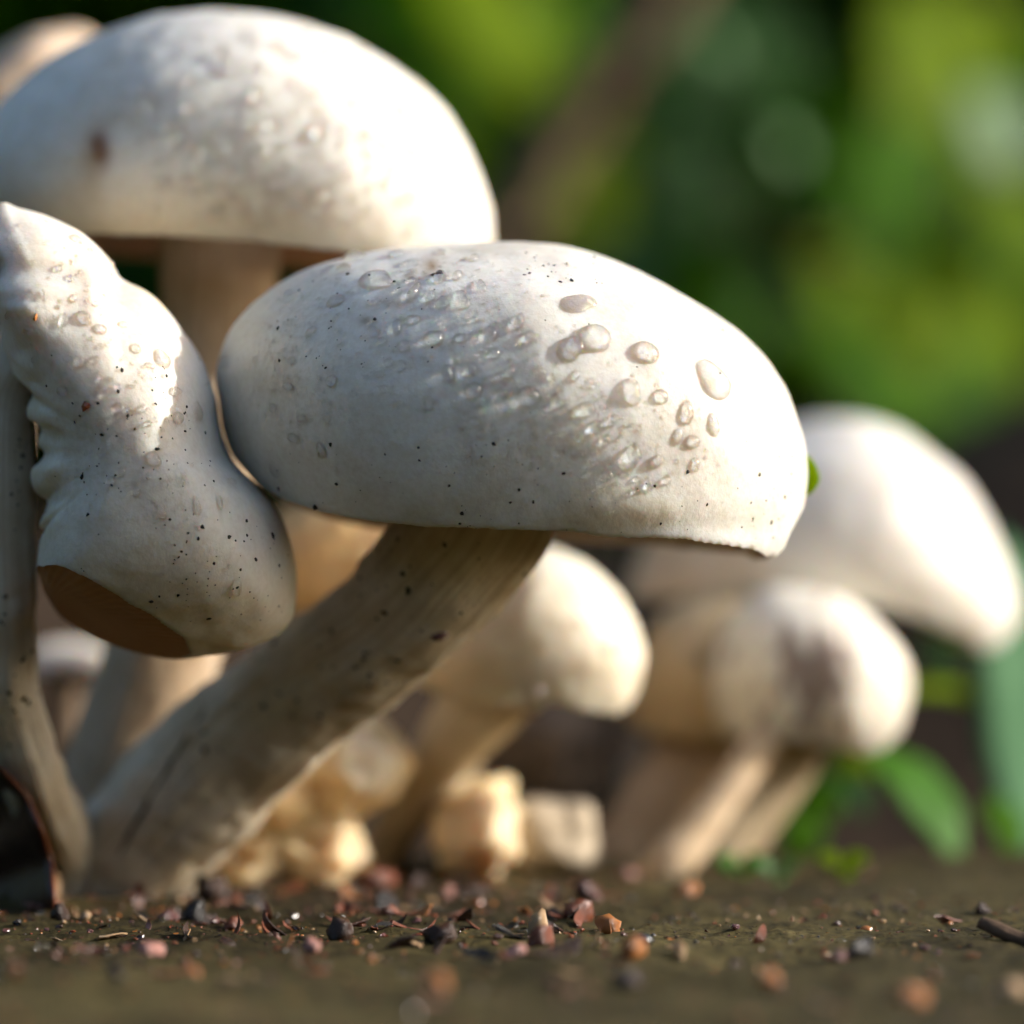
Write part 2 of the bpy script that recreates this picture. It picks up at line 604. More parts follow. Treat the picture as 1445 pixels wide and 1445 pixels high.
# -- curled mushroom on the left
def col_left(px, py, c, front):
    if not front: return c
    n = noise.noise(Vector((px * 0.03, py * 0.03, 5)))
    # torn skin patch
    e = blob(px, py, 205, 425, 50, 34) + 0.25 * n + 0.15 * blob(px, py, 245, 455, 30, 22)
    t = min(1, max(0, (e - 0.45) * 6))
    c = lerp3(c, (0.78, 0.66, 0.47), t * 0.7)
    c = lerp3(c, (0.22, 0.14, 0.07), 0.9 * blob(px, py, 6, 386, 11, 22))  # shaded hole of the margin notch, put into the colour as a dark spot
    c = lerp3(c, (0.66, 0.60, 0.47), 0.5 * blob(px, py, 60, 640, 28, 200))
    return c


L_Y = D + 0.020
left = mushroom('left', 'curled white mushroom with a ragged wavy left margin, touching the drop covered front cap', P(90, 1225, 0.47),
    dict(poly=[(-45, 350), (-40, 312), (-14, 294), (6, 285), (24, 291), (60, 300), (112, 325), (150, 362), (170, 395), (212, 418), (252, 460), (283, 508), (301, 555), (309, 602),
               (325, 648), (366, 690), (398, 730), (414, 790), (417, 850), (400, 888), (350, 914), (310, 922), (230, 933), (150, 930), (95, 918), (64, 897), (58, 860),
               (54, 815), (57, 768), (66, 752), (58, 742), (67, 722), (70, 706), (60, 700), (50, 686), (48, 664), (60, 652), (66, 640), (56, 626), (60, 604), (42, 590), (40, 572), (47, 556), (38, 545), (22, 530), (14, 505), (5, 490), (-4, 445), (-14, 420), (-30, 385)],
         center=(210, 640), ymid=L_Y, df=0.0185, db=0.016, nt=440, nr=80,
         margin=[(-100, 480), (20, 560), (45, 700), (57, 768), (75, 790), (130, 826), (200, 860), (270, 886), (330, 910), (350, 922), (400, 915), (440, 890)],
         bumps=[(60, 460, 45, 40, 1.6), (95, 395, 50, 18, -0.9), (45, 350, 60, 30, 1.2), (190, 470, 60, 12, -0.5), (205, 425, 46, 24, 0.5),
                (150, 400, 12, 50, 0.6), (70, 590, 22, 20, 1.1), (80, 665, 22, 16, 1.2), (80, 735, 22, 14, 0.9), (75, 625, 26, 10, -0.8), (85, 705, 26, 8, -0.7),
                (40, 500, 25, 14, -1.0), (230, 780, 140, 70, 1.0), (330, 830, 60, 60, 0.8), (8, 388, 14, 16, -2.5), (60, 420, 60, 14, 1.0), (20, 330, 30, 14, -0.8), (120, 350, 16, 40, -0.5), (60, 545, 20, 12, -0.8), (45, 445, 40, 10, 0.9)],
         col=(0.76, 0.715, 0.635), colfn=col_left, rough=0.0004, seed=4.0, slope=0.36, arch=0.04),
    [(60, 470, 44, L_Y + 0.006), (8, 560, 44, L_Y + 0.004), (2, 700, 47, L_Y + 0.003), (5, 850, 46, L_Y + 0.004), (12, 980, 46, L_Y + 0.008), (45, 1090, 46, L_Y + 0.014), (88, 1200, 50, L_Y + 0.03), (100, 1290, 56, L_Y + 0.034)],
    dict(col=(0.72, 0.66, 0.55), n=48, m=110, flute=0.07, rough=0.0004, seed=5.0), gill_col=(0.50, 0.26, 0.12))


# -- tall mushroom behind on the left
def col_back(px, py, c, front):
    if not front: return c
    n = noise.noise(Vector((px * 0.03, py * 0.03, 8)))
    c = lerp3(c, (0.24, 0.10, 0.05), min(1, 1.2 * blob(px + 5 * n, py, 168, 236, 13, 26)))
    c = lerp3(c, (0.55, 0.42, 0.25), 0.45 * blob(px, py, 158, 270, 16, 50))
    c = lerp3(c, (0.76, 0.62, 0.42), 0.75 * min(1, max(0, (py - 265) / 75)) * max(0, 1 - max(0, px - 430) / 160))  # warm light bounced off the ground, painted into the lower edge
    return c


B_Y = 0.4985
back = mushroom('back', 'tall white mushroom with a domed cap bearing one brown stain', P(125, 1250, 0.505),
    dict(poly=[(-75, 270), (-48, 205), (0, 150), (60, 96), (130, 56), (210, 28), (310, 15), (400, 25), (480, 50), (560, 95), (620, 145), (658, 205), (685, 265),
               (697, 320), (690, 380), (620, 440), (460, 465), (250, 455), (80, 430), (-40, 360)],
         center=(310, 240), ymid=B_Y, df=0.027, db=0.027, nt=220, nr=60,
         margin=[(-80, 325), (0, 335), (100, 346), (200, 350), (300, 353), (400, 362), (470, 369), (560, 376), (700, 372)],
         col=WHITE, colfn=col_back, rough=0.0004, seed=7.0, bumps=[(560, 240, 100, 120, 0.8), (400, 330, 120, 40, -0.6)]),
    [(310, 300, 90, B_Y), (308, 380, 82, B_Y), (300, 520, 80, B_Y), (270, 720, 80, B_Y + 0.002), (232, 900, 80, B_Y + 0.004), (190, 1030, 82, B_Y + 0.006), (150, 1150, 78, B_Y + 0.008), (128, 1260, 74, B_Y + 0.01), (125, 1300, 74, B_Y + 0.01)],
    dict(col=(0.70, 0.56, 0.41), n=48, m=90, flute=0.05, seed=8.0), gill_col=(0.38, 0.21, 0.11))

mushroom('far', 'pale mushroom cap peeking out behind the tall domed white cap', P(-60, 1230, 0.545),
    dict(poly=[(-190, 190), (-110, 135), (-50, 110), (0, 84), (50, 52), (100, 36), (140, 44), (180, 90), (205, 160), (100, 240), (-80, 260), (-170, 240)],
         center=(10, 150), ymid=0.545, df=0.016, db=0.016, nt=140, nr=36, margin=[(-200, 200), (0, 205), (210, 190)],
         col=(0.62, 0.48, 0.36), rough=0.0012, seed=9.0),
    [(0, 190, 60, 0.545), (-20, 600, 55, 0.547), (-60, 1000, 60, 0.548), (-60, 1240, 65, 0.548)], dict(col=(0.55, 0.42, 0.3), seed=3.0))


# -- small mushroom under the front cap
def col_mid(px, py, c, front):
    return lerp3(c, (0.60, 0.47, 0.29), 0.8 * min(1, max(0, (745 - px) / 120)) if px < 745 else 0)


mushroom('mid', 'small cream mushroom under the front cap, a water drop hanging from its margin', P(512, 1230, 0.52),
    dict(poly=[(572, 958), (596, 905), (645, 850), (700, 805), (752, 774), (802, 783), (850, 813), (885, 856), (906, 898), (912, 932), (900, 972), (872, 1010),
               (835, 1040), (760, 1050), (660, 1030), (598, 995)],
         center=(745, 905), ymid=0.508, df=0.0125, db=0.0125, nt=180, nr=44,
         margin=[(560, 950), (600, 968), (650, 985), (720, 991), (780, 988), (820, 998), (868, 1007), (915, 985)],
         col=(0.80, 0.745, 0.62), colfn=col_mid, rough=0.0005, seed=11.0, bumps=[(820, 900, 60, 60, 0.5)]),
    [(720, 940, 70, 0.508), (668, 1010, 58, 0.510), (620, 1070, 44, 0.513), (575, 1140, 38, 0.517), (535, 1210, 38, 0.519), (512, 1280, 42, 0.52)],
    dict(col=(0.80, 0.69, 0.5), n=36, m=60, seed=12.0))


# -- fan-shaped broken mushroom and torn pieces at the foot
def col_fan(px, py, c, front):
    n = noise.noise(Vector((px * 0.03, py * 0.03, 2)))
    t = min(1, max(0, (blob(px, py, 525, 1055, 58, 62) + 0.2 * n - 0.4) * 5))
    return lerp3(c, (0.78, 0.73, 0.62), t)


def lump(name, label, cat, poly, center, y, df, db, col, mat='cap', colfn=None, bumps=(), rough=0.0006, seed=0.0, nt=120, nr=28, pf=2.1, group=None):
    top, _ = pillow(poly, center, y, df, db, None, nt, nr, pf, bumps, col, colfn, rough=rough, seed=seed)
    o = link(name, mesh(name, top[0], top[1], True, top[2]), M[mat])
    return tag(o, label, cat, group)


lump('broken_mushroom', 'torn fan shaped tan mushroom with a white broken top beside the thick leaning stem', 'mushroom',
     [(270, 1225), (310, 1140), (385, 1062), (450, 1015), (505, 998), (556, 1025), (574, 1080), (548, 1130), (505, 1190), (480, 1250), (380, 1262)],
     (450, 1120), 0.506, 0.008, 0.008, (0.78, 0.58, 0.32), colfn=col_fan, bumps=[(520, 1050, 40, 40, 1.5), (450, 1150, 20, 60, -1.6), (400, 1130, 18, 60, 1.2), (490, 1170, 14, 60, 1.4), (350, 1180, 16, 50, -1.2), (540, 1090, 14, 20, -1.5)], rough=0.0034, seed=2.2, nt=220, nr=60)
for (cx_, cy_, rx_, ry_, yy_, cl_, sd_, lb_) in (
        (450, 1205, 66, 50, .5035, (0.74, 0.56, 0.34), 3.9, 'ragged amber mushroom flesh at the foot of the torn fan'),
        (675, 1180, 58, 62, .5075, (0.78, 0.64, 0.44), 5.1, 'crumpled cream mushroom flesh in front of the pale stone block'),
        (640, 1085, 50, 60, .527, (0.80, 0.70, 0.52), 6.7, 'pale torn flap rising behind the small cream mushroom stem'),
        (350, 1215, 60, 46, .5025, (0.72, 0.54, 0.33), 8.3, 'low amber lump of torn mushroom flesh next to the leaning stem foot')):
    pl_ = [(cx_ + rx_ * math.cos(a * .3927) * (1 + .3 * noise.noise(Vector((a * .8, sd_, 0)))), cy_ + ry_ * math.sin(a * .3927) * (1 + .3 * noise.noise(Vector((a * .8, sd_, 5))))) for a in range(16)]
    lump('mushroom_scrap', lb_, 'mushroom scrap', pl_, (cx_, cy_), yy_, .0055, .0055, cl_,
         bumps=[(cx_ + random.uniform(-.6, .6) * rx_, cy_ + random.uniform(-.6, .6) * ry_, rx_ * random.uniform(.2, .4), ry_ * random.uniform(.2, .4), random.choice((-1.0, 1.0))) for _ in range(7)], rough=.0028, seed=sd_, nt=150, nr=40)
lump('mushroom_scrap', 'torn yellowish mushroom scrap lying behind the small cream mushroom stem', 'mushroom scrap',
     [(598, 1200), (598, 1140), (635, 1098), (688, 1088), (722, 1120), (728, 1180), (695, 1222), (630, 1228)], (660, 1155), 0.516, 0.006, 0.006,
     (0.78, 0.62, 0.38), bumps=[(660, 1150, 14, 50, 1.4), (690, 1140, 10, 40, -1.2)], rough=0.0034, seed=6.1, nt=160, nr=40)
lump('stone', 'dark grey brown stone under the small cream mushroom cap', 'stone',
     [(690, 1140), (684, 1050), (700, 990), (780, 975), (850, 985), (872, 1050), (865, 1130), (840, 1160), (740, 1165)], (775, 1070), 0.55, 0.012, 0.012,
     (0.2, 0.15, 0.1), mat='stone', rough=0.002, seed=3.3, pf=4.0)
lump('pale_stone', 'pale cream stone block below the dark stone', 'stone',
     [(716, 1225), (718, 1150), (740, 1132), (800, 1126), (845, 1130), (850, 1180), (832, 1225), (770, 1238)], (782, 1180), 0.521, 0.008, 0.008,
     (0.5, 0.4, 0.3), mat='palestone', rough=0.0016, seed=5.3, pf=4.0)


# -- pair of small mushrooms on the right
def col_pa(px, py, c, front):
    c = lerp3(c, (0.10, 0.08, 0.05), 0.9 * blob(px, py, 985, 928, 12, 12))
    return lerp3(c, (0.40, 0.36, 0.34), 0.7 * blob(px, py, 1065, 960, 32, 60))


def col_pb(px, py, c, front):
    n = noise.noise(Vector((px * 0.035, py * 0.02, 1)))
    n2 = noise.noise(Vector((px * 0.06, py * 0.03, 4)))
    t = min(1, max(0, (blob(px, py, 1135, 950, 52, 78) + 0.7 * n + 0.75 * n2 - 0.42) * 5)) * 0.9
    if not front: t = 0
    return lerp3(c, (0.33, 0.25, 0.21), t)


mushroom('pairB', 'small white mushroom with dark dirt smeared on its cap', P(1000, 1215, 0.525),
    dict(poly=[(1005, 960), (1020, 890), (1050, 845), (1100, 824), (1160, 828), (1212, 853), (1256, 895), (1281, 945), (1280, 1000), (1258, 1050), (1215, 1085),
               (1140, 1095), (1060, 1080), (1020, 1030)],
         center=(1150, 955), ymid=0.534, df=0.0135, db=0.013, nt=160, nr=44, margin=[(1000, 1035), (1080, 1040), (1120, 1040), (1160, 1048), (1205, 1062), (1240, 1056), (1285, 1020)],
         col=(0.80, 0.755, 0.66), colfn=col_pb, rough=0.0005, seed=14.0, bumps=[(1130, 960, 35, 60, -0.9)]),
    [(1130, 1010, 58, 0.534), (1105, 1085, 42, 0.534), (1060, 1150, 40, 0.532), (1010, 1215, 42, 0.53), (990, 1260, 44, 0.53)], dict(col=(0.52, 0.43, 0.29), seed=15.0, m=50, n=32))
mushroom('pairA', 'small shaded tan mushroom tucked against the dirt smeared white one', P(880, 1215, 0.535),
    dict(poly=[(880, 1000), (893, 935), (915, 890), (955, 858), (1010, 838), (1060, 840), (1095, 880), (1108, 950), (1104, 1020), (1070, 1080), (980, 1100), (900, 1070)],
         center=(995, 960), ymid=0.548, df=0.012, db=0.010, nt=150, nr=40, margin=[(870, 1020), (950, 1042), (1040, 1052), (1110, 1040)],
         col=(0.60, 0.46, 0.27), colfn=col_pa, rough=0.0007, seed=16.0, bumps=[(1060, 960, 18, 70, -0.8)]),
    [(1000, 1000, 66, 0.548), (975, 1070, 56, 0.545), (925, 1140, 52, 0.54), (880, 1215, 54, 0.535), (865, 1245, 56, 0.535)], dict(col=(0.52, 0.38, 0.24), seed=17.0, m=50, n=36))
tube_obj('mushroom_stalk', [(1085, 1030, 26, 0.526), (1048, 1090, 26, 0.522), (1000, 1155, 28, 0.518), (950, 1215, 34, 0.514), (930, 1250, 36, 0.514)], M['stem'], None,
         col=(0.66, 0.52, 0.36), seed=18.0, m=40, n=28)
tag(bpy.data.objects['mushroom_stalk'], 'thin sunlit mushroom stalk standing in front of the small tan mushroom stem', 'mushroom stalk')


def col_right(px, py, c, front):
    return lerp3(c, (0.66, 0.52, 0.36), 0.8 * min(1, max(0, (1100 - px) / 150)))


mushroom('right', 'big pale mushroom with a broad drooping cap beside the upright blue green leaf', P(905, 1210, 0.575),
    dict(poly=[(885, 830), (925, 745), (985, 672), (1055, 618), (1130, 592), (1200, 588), (1262, 606), (1322, 650), (1372, 706), (1408, 770), (1431, 830), (1433, 875),
               (1412, 915), (1370, 945), (1290, 960), (1150, 960), (1000, 930), (900, 890)],
         center=(1180, 770), ymid=0.567, df=0.024, db=0.022, nt=180, nr=48,
         margin=[(870, 850), (950, 842), (1060, 835), (1150, 837), (1220, 852), (1280, 870), (1330, 893), (1375, 919), (1400, 912), (1440, 880)],
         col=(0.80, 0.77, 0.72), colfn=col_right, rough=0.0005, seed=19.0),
    [(1090, 800, 85, 0.57), (1040, 900, 70, 0.572), (985, 1030, 66, 0.574), (925, 1150, 68, 0.575), (900, 1240, 70, 0.575)], dict(col=(0.46, 0.33, 0.2), seed=20.0), gill_col=(0.55, 0.38, 0.22))

# -- tan mushroom between the left and the front cap
mushroom('tan', 'blurred tan mushroom glimpsed between the curled cap and the front cap', P(420, 1235, 0.53),
    dict(poly=[(340, 810), (375, 745), (440, 705), (530, 690), (610, 705), (665, 750), (690, 820), (640, 890), (520, 930), (400, 910)],
         center=(510, 800), ymid=0.53, df=0.013, db=0.013, nt=130, nr=36, margin=[(330, 850), (520, 872), (700, 845)], col=(0.72, 0.52, 0.27), rough=0.0014, seed=21.0),
    [(500, 840, 65, 0.53), (470, 950, 55, 0.531), (430, 1100, 55, 0.532), (415, 1260, 60, 0.532)], dict(col=(0.6, 0.44, 0.26), seed=22.0))
mushroom('bit', 'little white mushroom glimpsed beside the speckled left stem, under the brown gills', P(95, 1215, 0.545),
    dict(poly=[(20, 940), (45, 915), (90, 905), (140, 915), (165, 940), (140, 965), (90, 975), (40, 965)], center=(92, 938), ymid=0.545, df=0.007, db=0.007, nt=90, nr=24,
         margin=[(0, 948), (180, 948)], col=WHITE, seed=23.0),
    [(92, 945, 20, 0.545), (95, 1080, 20, 0.545), (95, 1240, 24, 0.545)], dict(col=(0.3, 0.22, 0.15), seed=24.0, m=40, n=24))

# ------------------------------------------------------------------ water drops
def drop_mesh(kind, seed):
    rnd = random.Random(seed)
    nt, nr = 32, 12
    V = []; F = []
    wob = [rnd.uniform(-1, 1) for _ in range(4)]
    ph = [rnd.uniform(0, 6.28) for _ in range(4)]
    amp = {'round': 0.05, 'tear': 0.06, 'odd': 0.17}[kind]
    def rad(th):
        r = 1 + amp * sum(w * math.sin((i + 2) * th + p) / (i + 1) for i, (w, p) in enumerate(zip(wob, ph)))
        if kind == 'tear': r *= 1 + 0.45 * max(0, math.cos(th - math.pi / 2)) ** 6 - 0.1 * abs(math.cos(th))
        return r
    V.append((0, 0, 1))
    for a in range(1, nr + 1):
        t = a / nr
        ang = t * math.pi * 0.58
        rr, zz = math.sin(min(ang, math.pi / 2 + 0.25)), math.cos(ang)
        for j in range(nt):
            th = 2 * math.pi * j / nt
            R = rad(th)
            zs = zz if zz > 0 else zz
            off = 0.12 * (1 - t)
            V.append((rr * R * math.cos(th), rr * R * math.sin(th) - (off if kind == 'tear' else 0), zs))
    n0 = len(V)
    V.append((0, 0, -0.28))
    for j in range(nt): F.append((0, 1 + j, 1 + (j + 1) % nt))
    for a in range(nr - 1):
        for j in range(nt):
            k = (j + 1) % nt
            F.append((1 + a * nt + j, 1 + (a + 1) * nt + j, 1 + (a + 1) * nt + k, 1 + a * nt + k))
    b = 1 + (nr - 1) * nt
    for j in range(nt): F.append((n0, b + (j + 1) % nt, b + j))
    me = mesh('water_drop_' + kind, V, F, True)
    me.materials.append(M['water'])
    return me


DROPS = {k: [drop_mesh(k, i + 10 * len(k)) for i in range(5)] for k in ('round', 'tear', 'odd')}
drop_count = [0]


def surf_matrix(loc, nr, rot, sx, sy, sz):
    up = Vector((0, 0, 1))
    yv = (up - nr * up.dot(nr))
    if yv.length < 1e-3: yv = Vector((0, 1, 0)) - nr * nr.y
    yv.normalize()
    xv = yv.cross(nr).normalized()
    m = Matrix((xv, yv, nr)).transposed()
    m = m @ Matrix.Rotation(rot, 3, 'Z') @ Matrix.Diagonal((sx, sy, sz))
    m = m.to_4x4(); m.translation = loc
    return m


def drop(key, px, py, rx, ry, kind='round', rot=0.0, h=0.5, label=None, group=None):
    r = hit(key, px, py)
    if r is None: return None
    loc, nr = r
    k = S * loc.y / D
    up = Vector((0, 0, 1)); yv = (up - nr * up.dot(nr)).normalized(); xv = yv.cross(nr)
    hm = 1.35 * h * min(rx, ry) * k
    rx /= max(.5, math.hypot(xv.x, xv.z)); ry /= max(.5, math.hypot(yv.x, yv.z))
    o = bpy.data.objects.new('water_drop', random.choice(DROPS[kind]))
    COL.objects.link(o)
    o.matrix_world = surf_matrix(loc - nr * 0.00002, nr, rot, rx * k, ry * k, hm)
    tag(o, label, 'water drop', group)
    drop_count[0] += 1
    return o


G1 = 'water drops on the front cap'
big = [  # px, py, rx, ry, kind, rot, h, label
    (838, 478, 25, 20, 'odd', 0.4, .55, 'large wide water drop touching a rougher drop on the sunlit front cap'),
    (805, 492, 22, 17, 'odd', 0.2, .5, 'large rough water drop touching a clear wide drop on the sunlit front cap'),
    (910, 498, 20, 16, 'round', -.1, .6, 'large lone oval water drop on the bright upper part of the front cap'),
    (1010, 540, 22, 26, 'tear', .5, .4, 'flat teardrop shaped drop nearest the right rim of the front cap'),
    (890, 553, 14, 20, 'odd', .1, .6, 'upright irregular water drop with dark grit at its foot on the front cap'),
    (932, 560, 11, 11, 'round', 0, .7, 'round water drop beside an upright irregular drop on the front cap'),
    (968, 585, 11, 16, 'tear', -.15, .6, 'upright teardrop water drop below the round ones on the bright side of the front cap'),
    (1007, 602, 10, 15, 'tear', .1, .35, 'flat pale teardrop beside the upright teardrop on the front cap'),
    (976, 624, 12, 10, 'round', .2, .6, 'oval water drop touching a narrow one on the bright side of the front cap'),
    (956, 616, 8, 12, 'odd', 0, .5, 'narrow irregular water drop touching an oval one on the front cap'),
    (746, 560, 18, 15, 'round', 0, .85, 'fat round water drop glinting at the edge of the shade on the front cap'),
    (828, 578, 13, 11, 'round', 0, .85, 'amber tinted round water drop on the sunlit front cap'),
    (842, 603, 10, 11, 'round', 0, .85, 'round water drop casting a long shadow below the amber one on the front cap'),
    (815, 428, 28, 13, 'odd', .1, .3, 'broad shallow water film high on the sunlit front cap'),
    (890, 645, 15, 17, 'odd', .3, .7, 'peaked irregular water drop in the low cluster on the front cap'),
    (925, 652, 14, 9, 'odd', .5, .6, 'slanting irregular water drop right of the low cluster on the front cap'),
    (530, 396, 26, 13, 'odd', .2, .7, 'widest water drop high on the shaded crown of the front cap'),
    (474, 425, 12, 10, 'odd', .2, .5, 'flat water drop on the shaded upper left of the front cap'),
    (612, 478, 15, 11, 'odd', .1, .8, 'large glinting water drop in the middle of the shaded crown of the front cap'),
    (650, 424, 15, 12, 'odd', .1, .7, 'knobbly water drop near the brown stain on the crown of the front cap'),
    (468, 538, 8, 9, 'round', 0, .7, 'lone dark rimmed water drop on the green shaded side of the front cap'),
    (454, 637, 7, 9, 'tear', .3, .6, 'small tilted teardrop low on the shaded side of the front cap'),
    (565, 517, 8, 8, 'round', 0, .7, 'round water drop in the open middle of the shaded half of the front cap'),
    (668, 552, 14, 12, 'odd', .6, .8, 'bright star shaped water drop just left of the fat round glinting drop'),
    (582, 452, 12, 7, 'odd', .2, .8, 'water drop trailing a bright streak on the shaded crown'),
    (650, 478, 12, 7, 'odd', .2, .8, 'elongated water drop beside the large glinting drop of the shaded crown'),
]
for (x, y, a, b, kd, ro, hh, lb) in big: drop('front', x, y, a, b, kd, ro, hh, lb, G1)
taken = [(q[0], q[1], max(q[2], q[3])) for q in big]


def scatter(key, n, region, rmin, rmax, label, group, cap=None, hmin=.7, hmax=1.05, kinds=('round', 'round', 'odd', 'tear'), pw=2.2):
    made = 0; tries = 0
    while made < n and tries < n * 30:
        tries += 1
        cx, cy, sx, sy, ang = random.choice(region)
        u, w = random.gauss(0, sx), random.gauss(0, sy)
        x = cx + u * math.cos(ang) - w * math.sin(ang); y = cy + u * math.sin(ang) + w * math.cos(ang)
        r = rmin + (rmax - rmin) * random.random() ** pw
        if any((x - a) ** 2 + (y - b) ** 2 < (r + c) ** 2 * 1.05 for a, b, c in taken): continue
        asp = random.uniform(.75, 1.25)
        if drop(key, x, y, r * asp, r / asp, random.choice(kinds), random.uniform(-.5, .5), random.uniform(hmin, hmax), label, group):
            taken.append((x, y, r)); made += 1


scatter('front', 44, [(860, 610, 55, 35, .2), (840, 645, 50, 18, .1), (810, 570, 60, 30, 0)], 3, 10, 'small water drop in the crowded sunlit cluster low on the front cap', 'small drops in the sunlit cluster of the front cap')
scatter('front', 56, [(620, 440, 70, 38, .15), (670, 500, 45, 30, .3), (690, 570, 45, 28, .2), (560, 400, 70, 16, .02)], 3.5, 12, 'small water drop crowding the shaded crown of the front cap', 'small drops on the shaded crown of the front cap')
scatter('front', 32, [(400, 480, 50, 50, 0), (520, 560, 80, 50, 0), (600, 640, 90, 40, 0)], 3, 8, 'tiny water drop scattered on the shaded left side of the front cap', 'tiny drops on the shaded side of the front cap')
G2 = 'water drops on the curled left cap'
for (x, y, a, b, kd, lb) in ((117, 449, 13, 9, 'odd', 'wide water drop at the edge of the sunlit fold of the curled cap'),
                             (111, 511, 9, 9, 'round', 'round water drop below the sunlit fold of the curled cap'),
                             (229, 508, 10, 13, 'tear', 'pale oval water drop close to the right rim of the curled cap'),
                             (216, 648, 12, 10, 'odd', 'largest clear water drop in the middle of the curled cap'),
                             (251, 590, 7, 9, 'round', 'clear round drop above the middle of the curled cap'),
                             (280, 583, 7, 13, 'tear', 'narrow upright drop beside the right rim of the curled cap'),
                             (278, 716, 6, 12, 'tear', 'narrow curved teardrop on the lower half of the curled cap'),
                             (310, 711, 5, 9, 'tear', 'slim teardrop on the pink lower right of the curled cap'),
                             (228, 722, 8, 11, 'odd', 'irregular drop beside a black crumb on the curled cap'),
                             (333, 830, 9, 11, 'odd', 'flat faint water drop low on the curled cap'),
                             (141, 465, 9, 8, 'round', 'clear drop just under the torn patch of the curled cap'),
                             (191, 492, 7, 8, 'round', 'pear shaped drop right of the torn patch foot on the curled cap')):
    drop('left', x, y, a, b, kd, random.uniform(-.3, .3), .6, lb, G2); taken.append((x, y, max(a, b)))
scatter('left', 58, [(160, 540, 45, 40, .3), (200, 600, 50, 40, 0), (90, 400, 50, 40, 0), (230, 720, 70, 60, 0)], 3.5, 8, 'tiny water drop scattered over the curled left cap', 'tiny drops on the curled left cap')
scatter('back', 84, [(290, 160, 60, 50, .5), (330, 240, 60, 45, .5), (430, 150, 90, 60, .4), (500, 270, 70, 40, .3)], 6, 13, 'blurred water drop on the tall domed cap', 'blurred drops on the tall domed cap', hmin=.6)
scatter('mid', 12, [(790, 880, 40, 50, 0)], 5, 9, 'blurred water drop on the small cream cap', 'blurred drops on the small cream cap')
drop('mid', 752, 985, 20, 24, 'round', 0, 1.0, 'glowing water drop hanging from the margin of the small cream cap')
drop('tan', 515, 767, 12, 12, 'round', 0, .9, 'glinting water drop on the blurred tan mushroom')


def merge(parts):
    V = []; F = []; n = 0
    for v, f in parts:
        V += v; F += [tuple(i + n for i in q) for q in f]; n += len(v)
    return V, F


def tiny(key, n, region, label, rmin=1.0, rmax=2.8):
    src = DROPS['round'][0]
    # low resolution dome
    bv = [(0, 0, 1)]; bf = []
    for a, (rr, zz) in enumerate(((.6, .8), (.97, .25), (1.0, -.2))):
        for j in range(10): bv.append((rr * math.cos(j * .6283), rr * math.sin(j * .6283), zz))
    for j in range(10): bf.append((0, 1 + j, 1 + (j + 1) % 10))
    for a in range(2):
        for j in range(10): bf.append((1 + a * 10 + j, 11 + a * 10 + j, 11 + a * 10 + (j + 1) % 10, 1 + a * 10 + (j + 1) % 10))
    bf.append(tuple(21 + j for j in range(9, -1, -1)))
    parts = []; tries = 0
    while len(parts) < n and tries < n * 10:
        tries += 1
        cx, cy, sx, sy, ang = random.choice(region)
        u, w = random.gauss(0, sx), random.gauss(0, sy)
        x = cx + u * math.cos(ang) - w * math.sin(ang); y = cy + u * math.sin(ang) + w * math.cos(ang)
        if any((x - a) ** 2 + (y - b) ** 2 < (c + 3) ** 2 for a, b, c in taken): continue
        h = hit(key, x, y)
        if not h: continue
        r = random.uniform(rmin, rmax) * S
        m = surf_matrix(h[0], h[1], 0, r * random.uniform(.8, 1.2), r, r * .7)
        parts.append(([m @ Vector(q) for q in bv], bf))
    V, F = merge(parts)
    o = link('water_mist', mesh('water_mist', V, F), M['water'])
    tag(o, label, 'droplets', kind='stuff')


tiny('front', 640, [(850, 600, 80, 50, .2), (640, 460, 90, 60, .2), (400, 480, 50, 60, 0), (700, 570, 70, 50, .2), (560, 400, 90, 22, 0)], 'fine mist of droplets over the front cap', 1.2, 3.4)
tiny('left', 240, [(170, 560, 60, 60, .2), (90, 400, 60, 50, 0), (230, 720, 80, 80, 0)], 'fine mist of droplets over the curled cap', 1.2, 3.6)
tiny('back', 300, [(330, 150, 130, 80, .3), (300, 40, 150, 14, 0), (480, 250, 100, 60, .3)], 'fine mist of droplets over the tall domed cap', 2, 5)

# ------------------------------------------------------------------ grit on the mushrooms
def crumb(seed, n=1):
    rnd = random.Random(seed)
    bm = bmesh.new()
    bmesh.ops.create_icosphere(bm, subdivisions=n, radius=1)
    off = Vector((rnd.uniform(0, 9), rnd.uniform(0, 9), rnd.uniform(0, 9)))
    for q in bm.verts:
        q.co *= (.9 + .55 * noise.noise(q.co * 1.1 + off) + .35 * noise.noise(q.co * 2.7 + off)) if n > 1 else rnd.uniform(.55, 1.2)
    v = [q.co.copy() for q in bm.verts]; f = [tuple(x.index for x in p.verts) for p in bm.faces]
    bm.free()
    return v, f


CR = [crumb(i) for i in range(8)]


def grit(key, n, region, label, rmin=1.1, rmax=3.0):
    parts = []; tries = 0
    while len(parts) < n and tries < n * 8:
        tries += 1
        x0, x1, y0, y1 = random.choice(region)
        x, y = random.uniform(x0, x1), random.uniform(y0, y1)
        h = hit(key, x, y)
        if not h: continue
        r = (rmin + (rmax - rmin) * random.random() ** 3) * S
        m = surf_matrix(h[0], h[1], random.uniform(0, 6), r * random.uniform(.7, 1.6), r, r * .6)
        v, f = random.choice(CR)
        parts.append(([m @ q for q in v], f))
    V, F = merge(parts)
    o = link('grit_specks', mesh('grit_specks', V, F, False), M['grit'])
    tag(o, label, 'grit', kind='stuff')


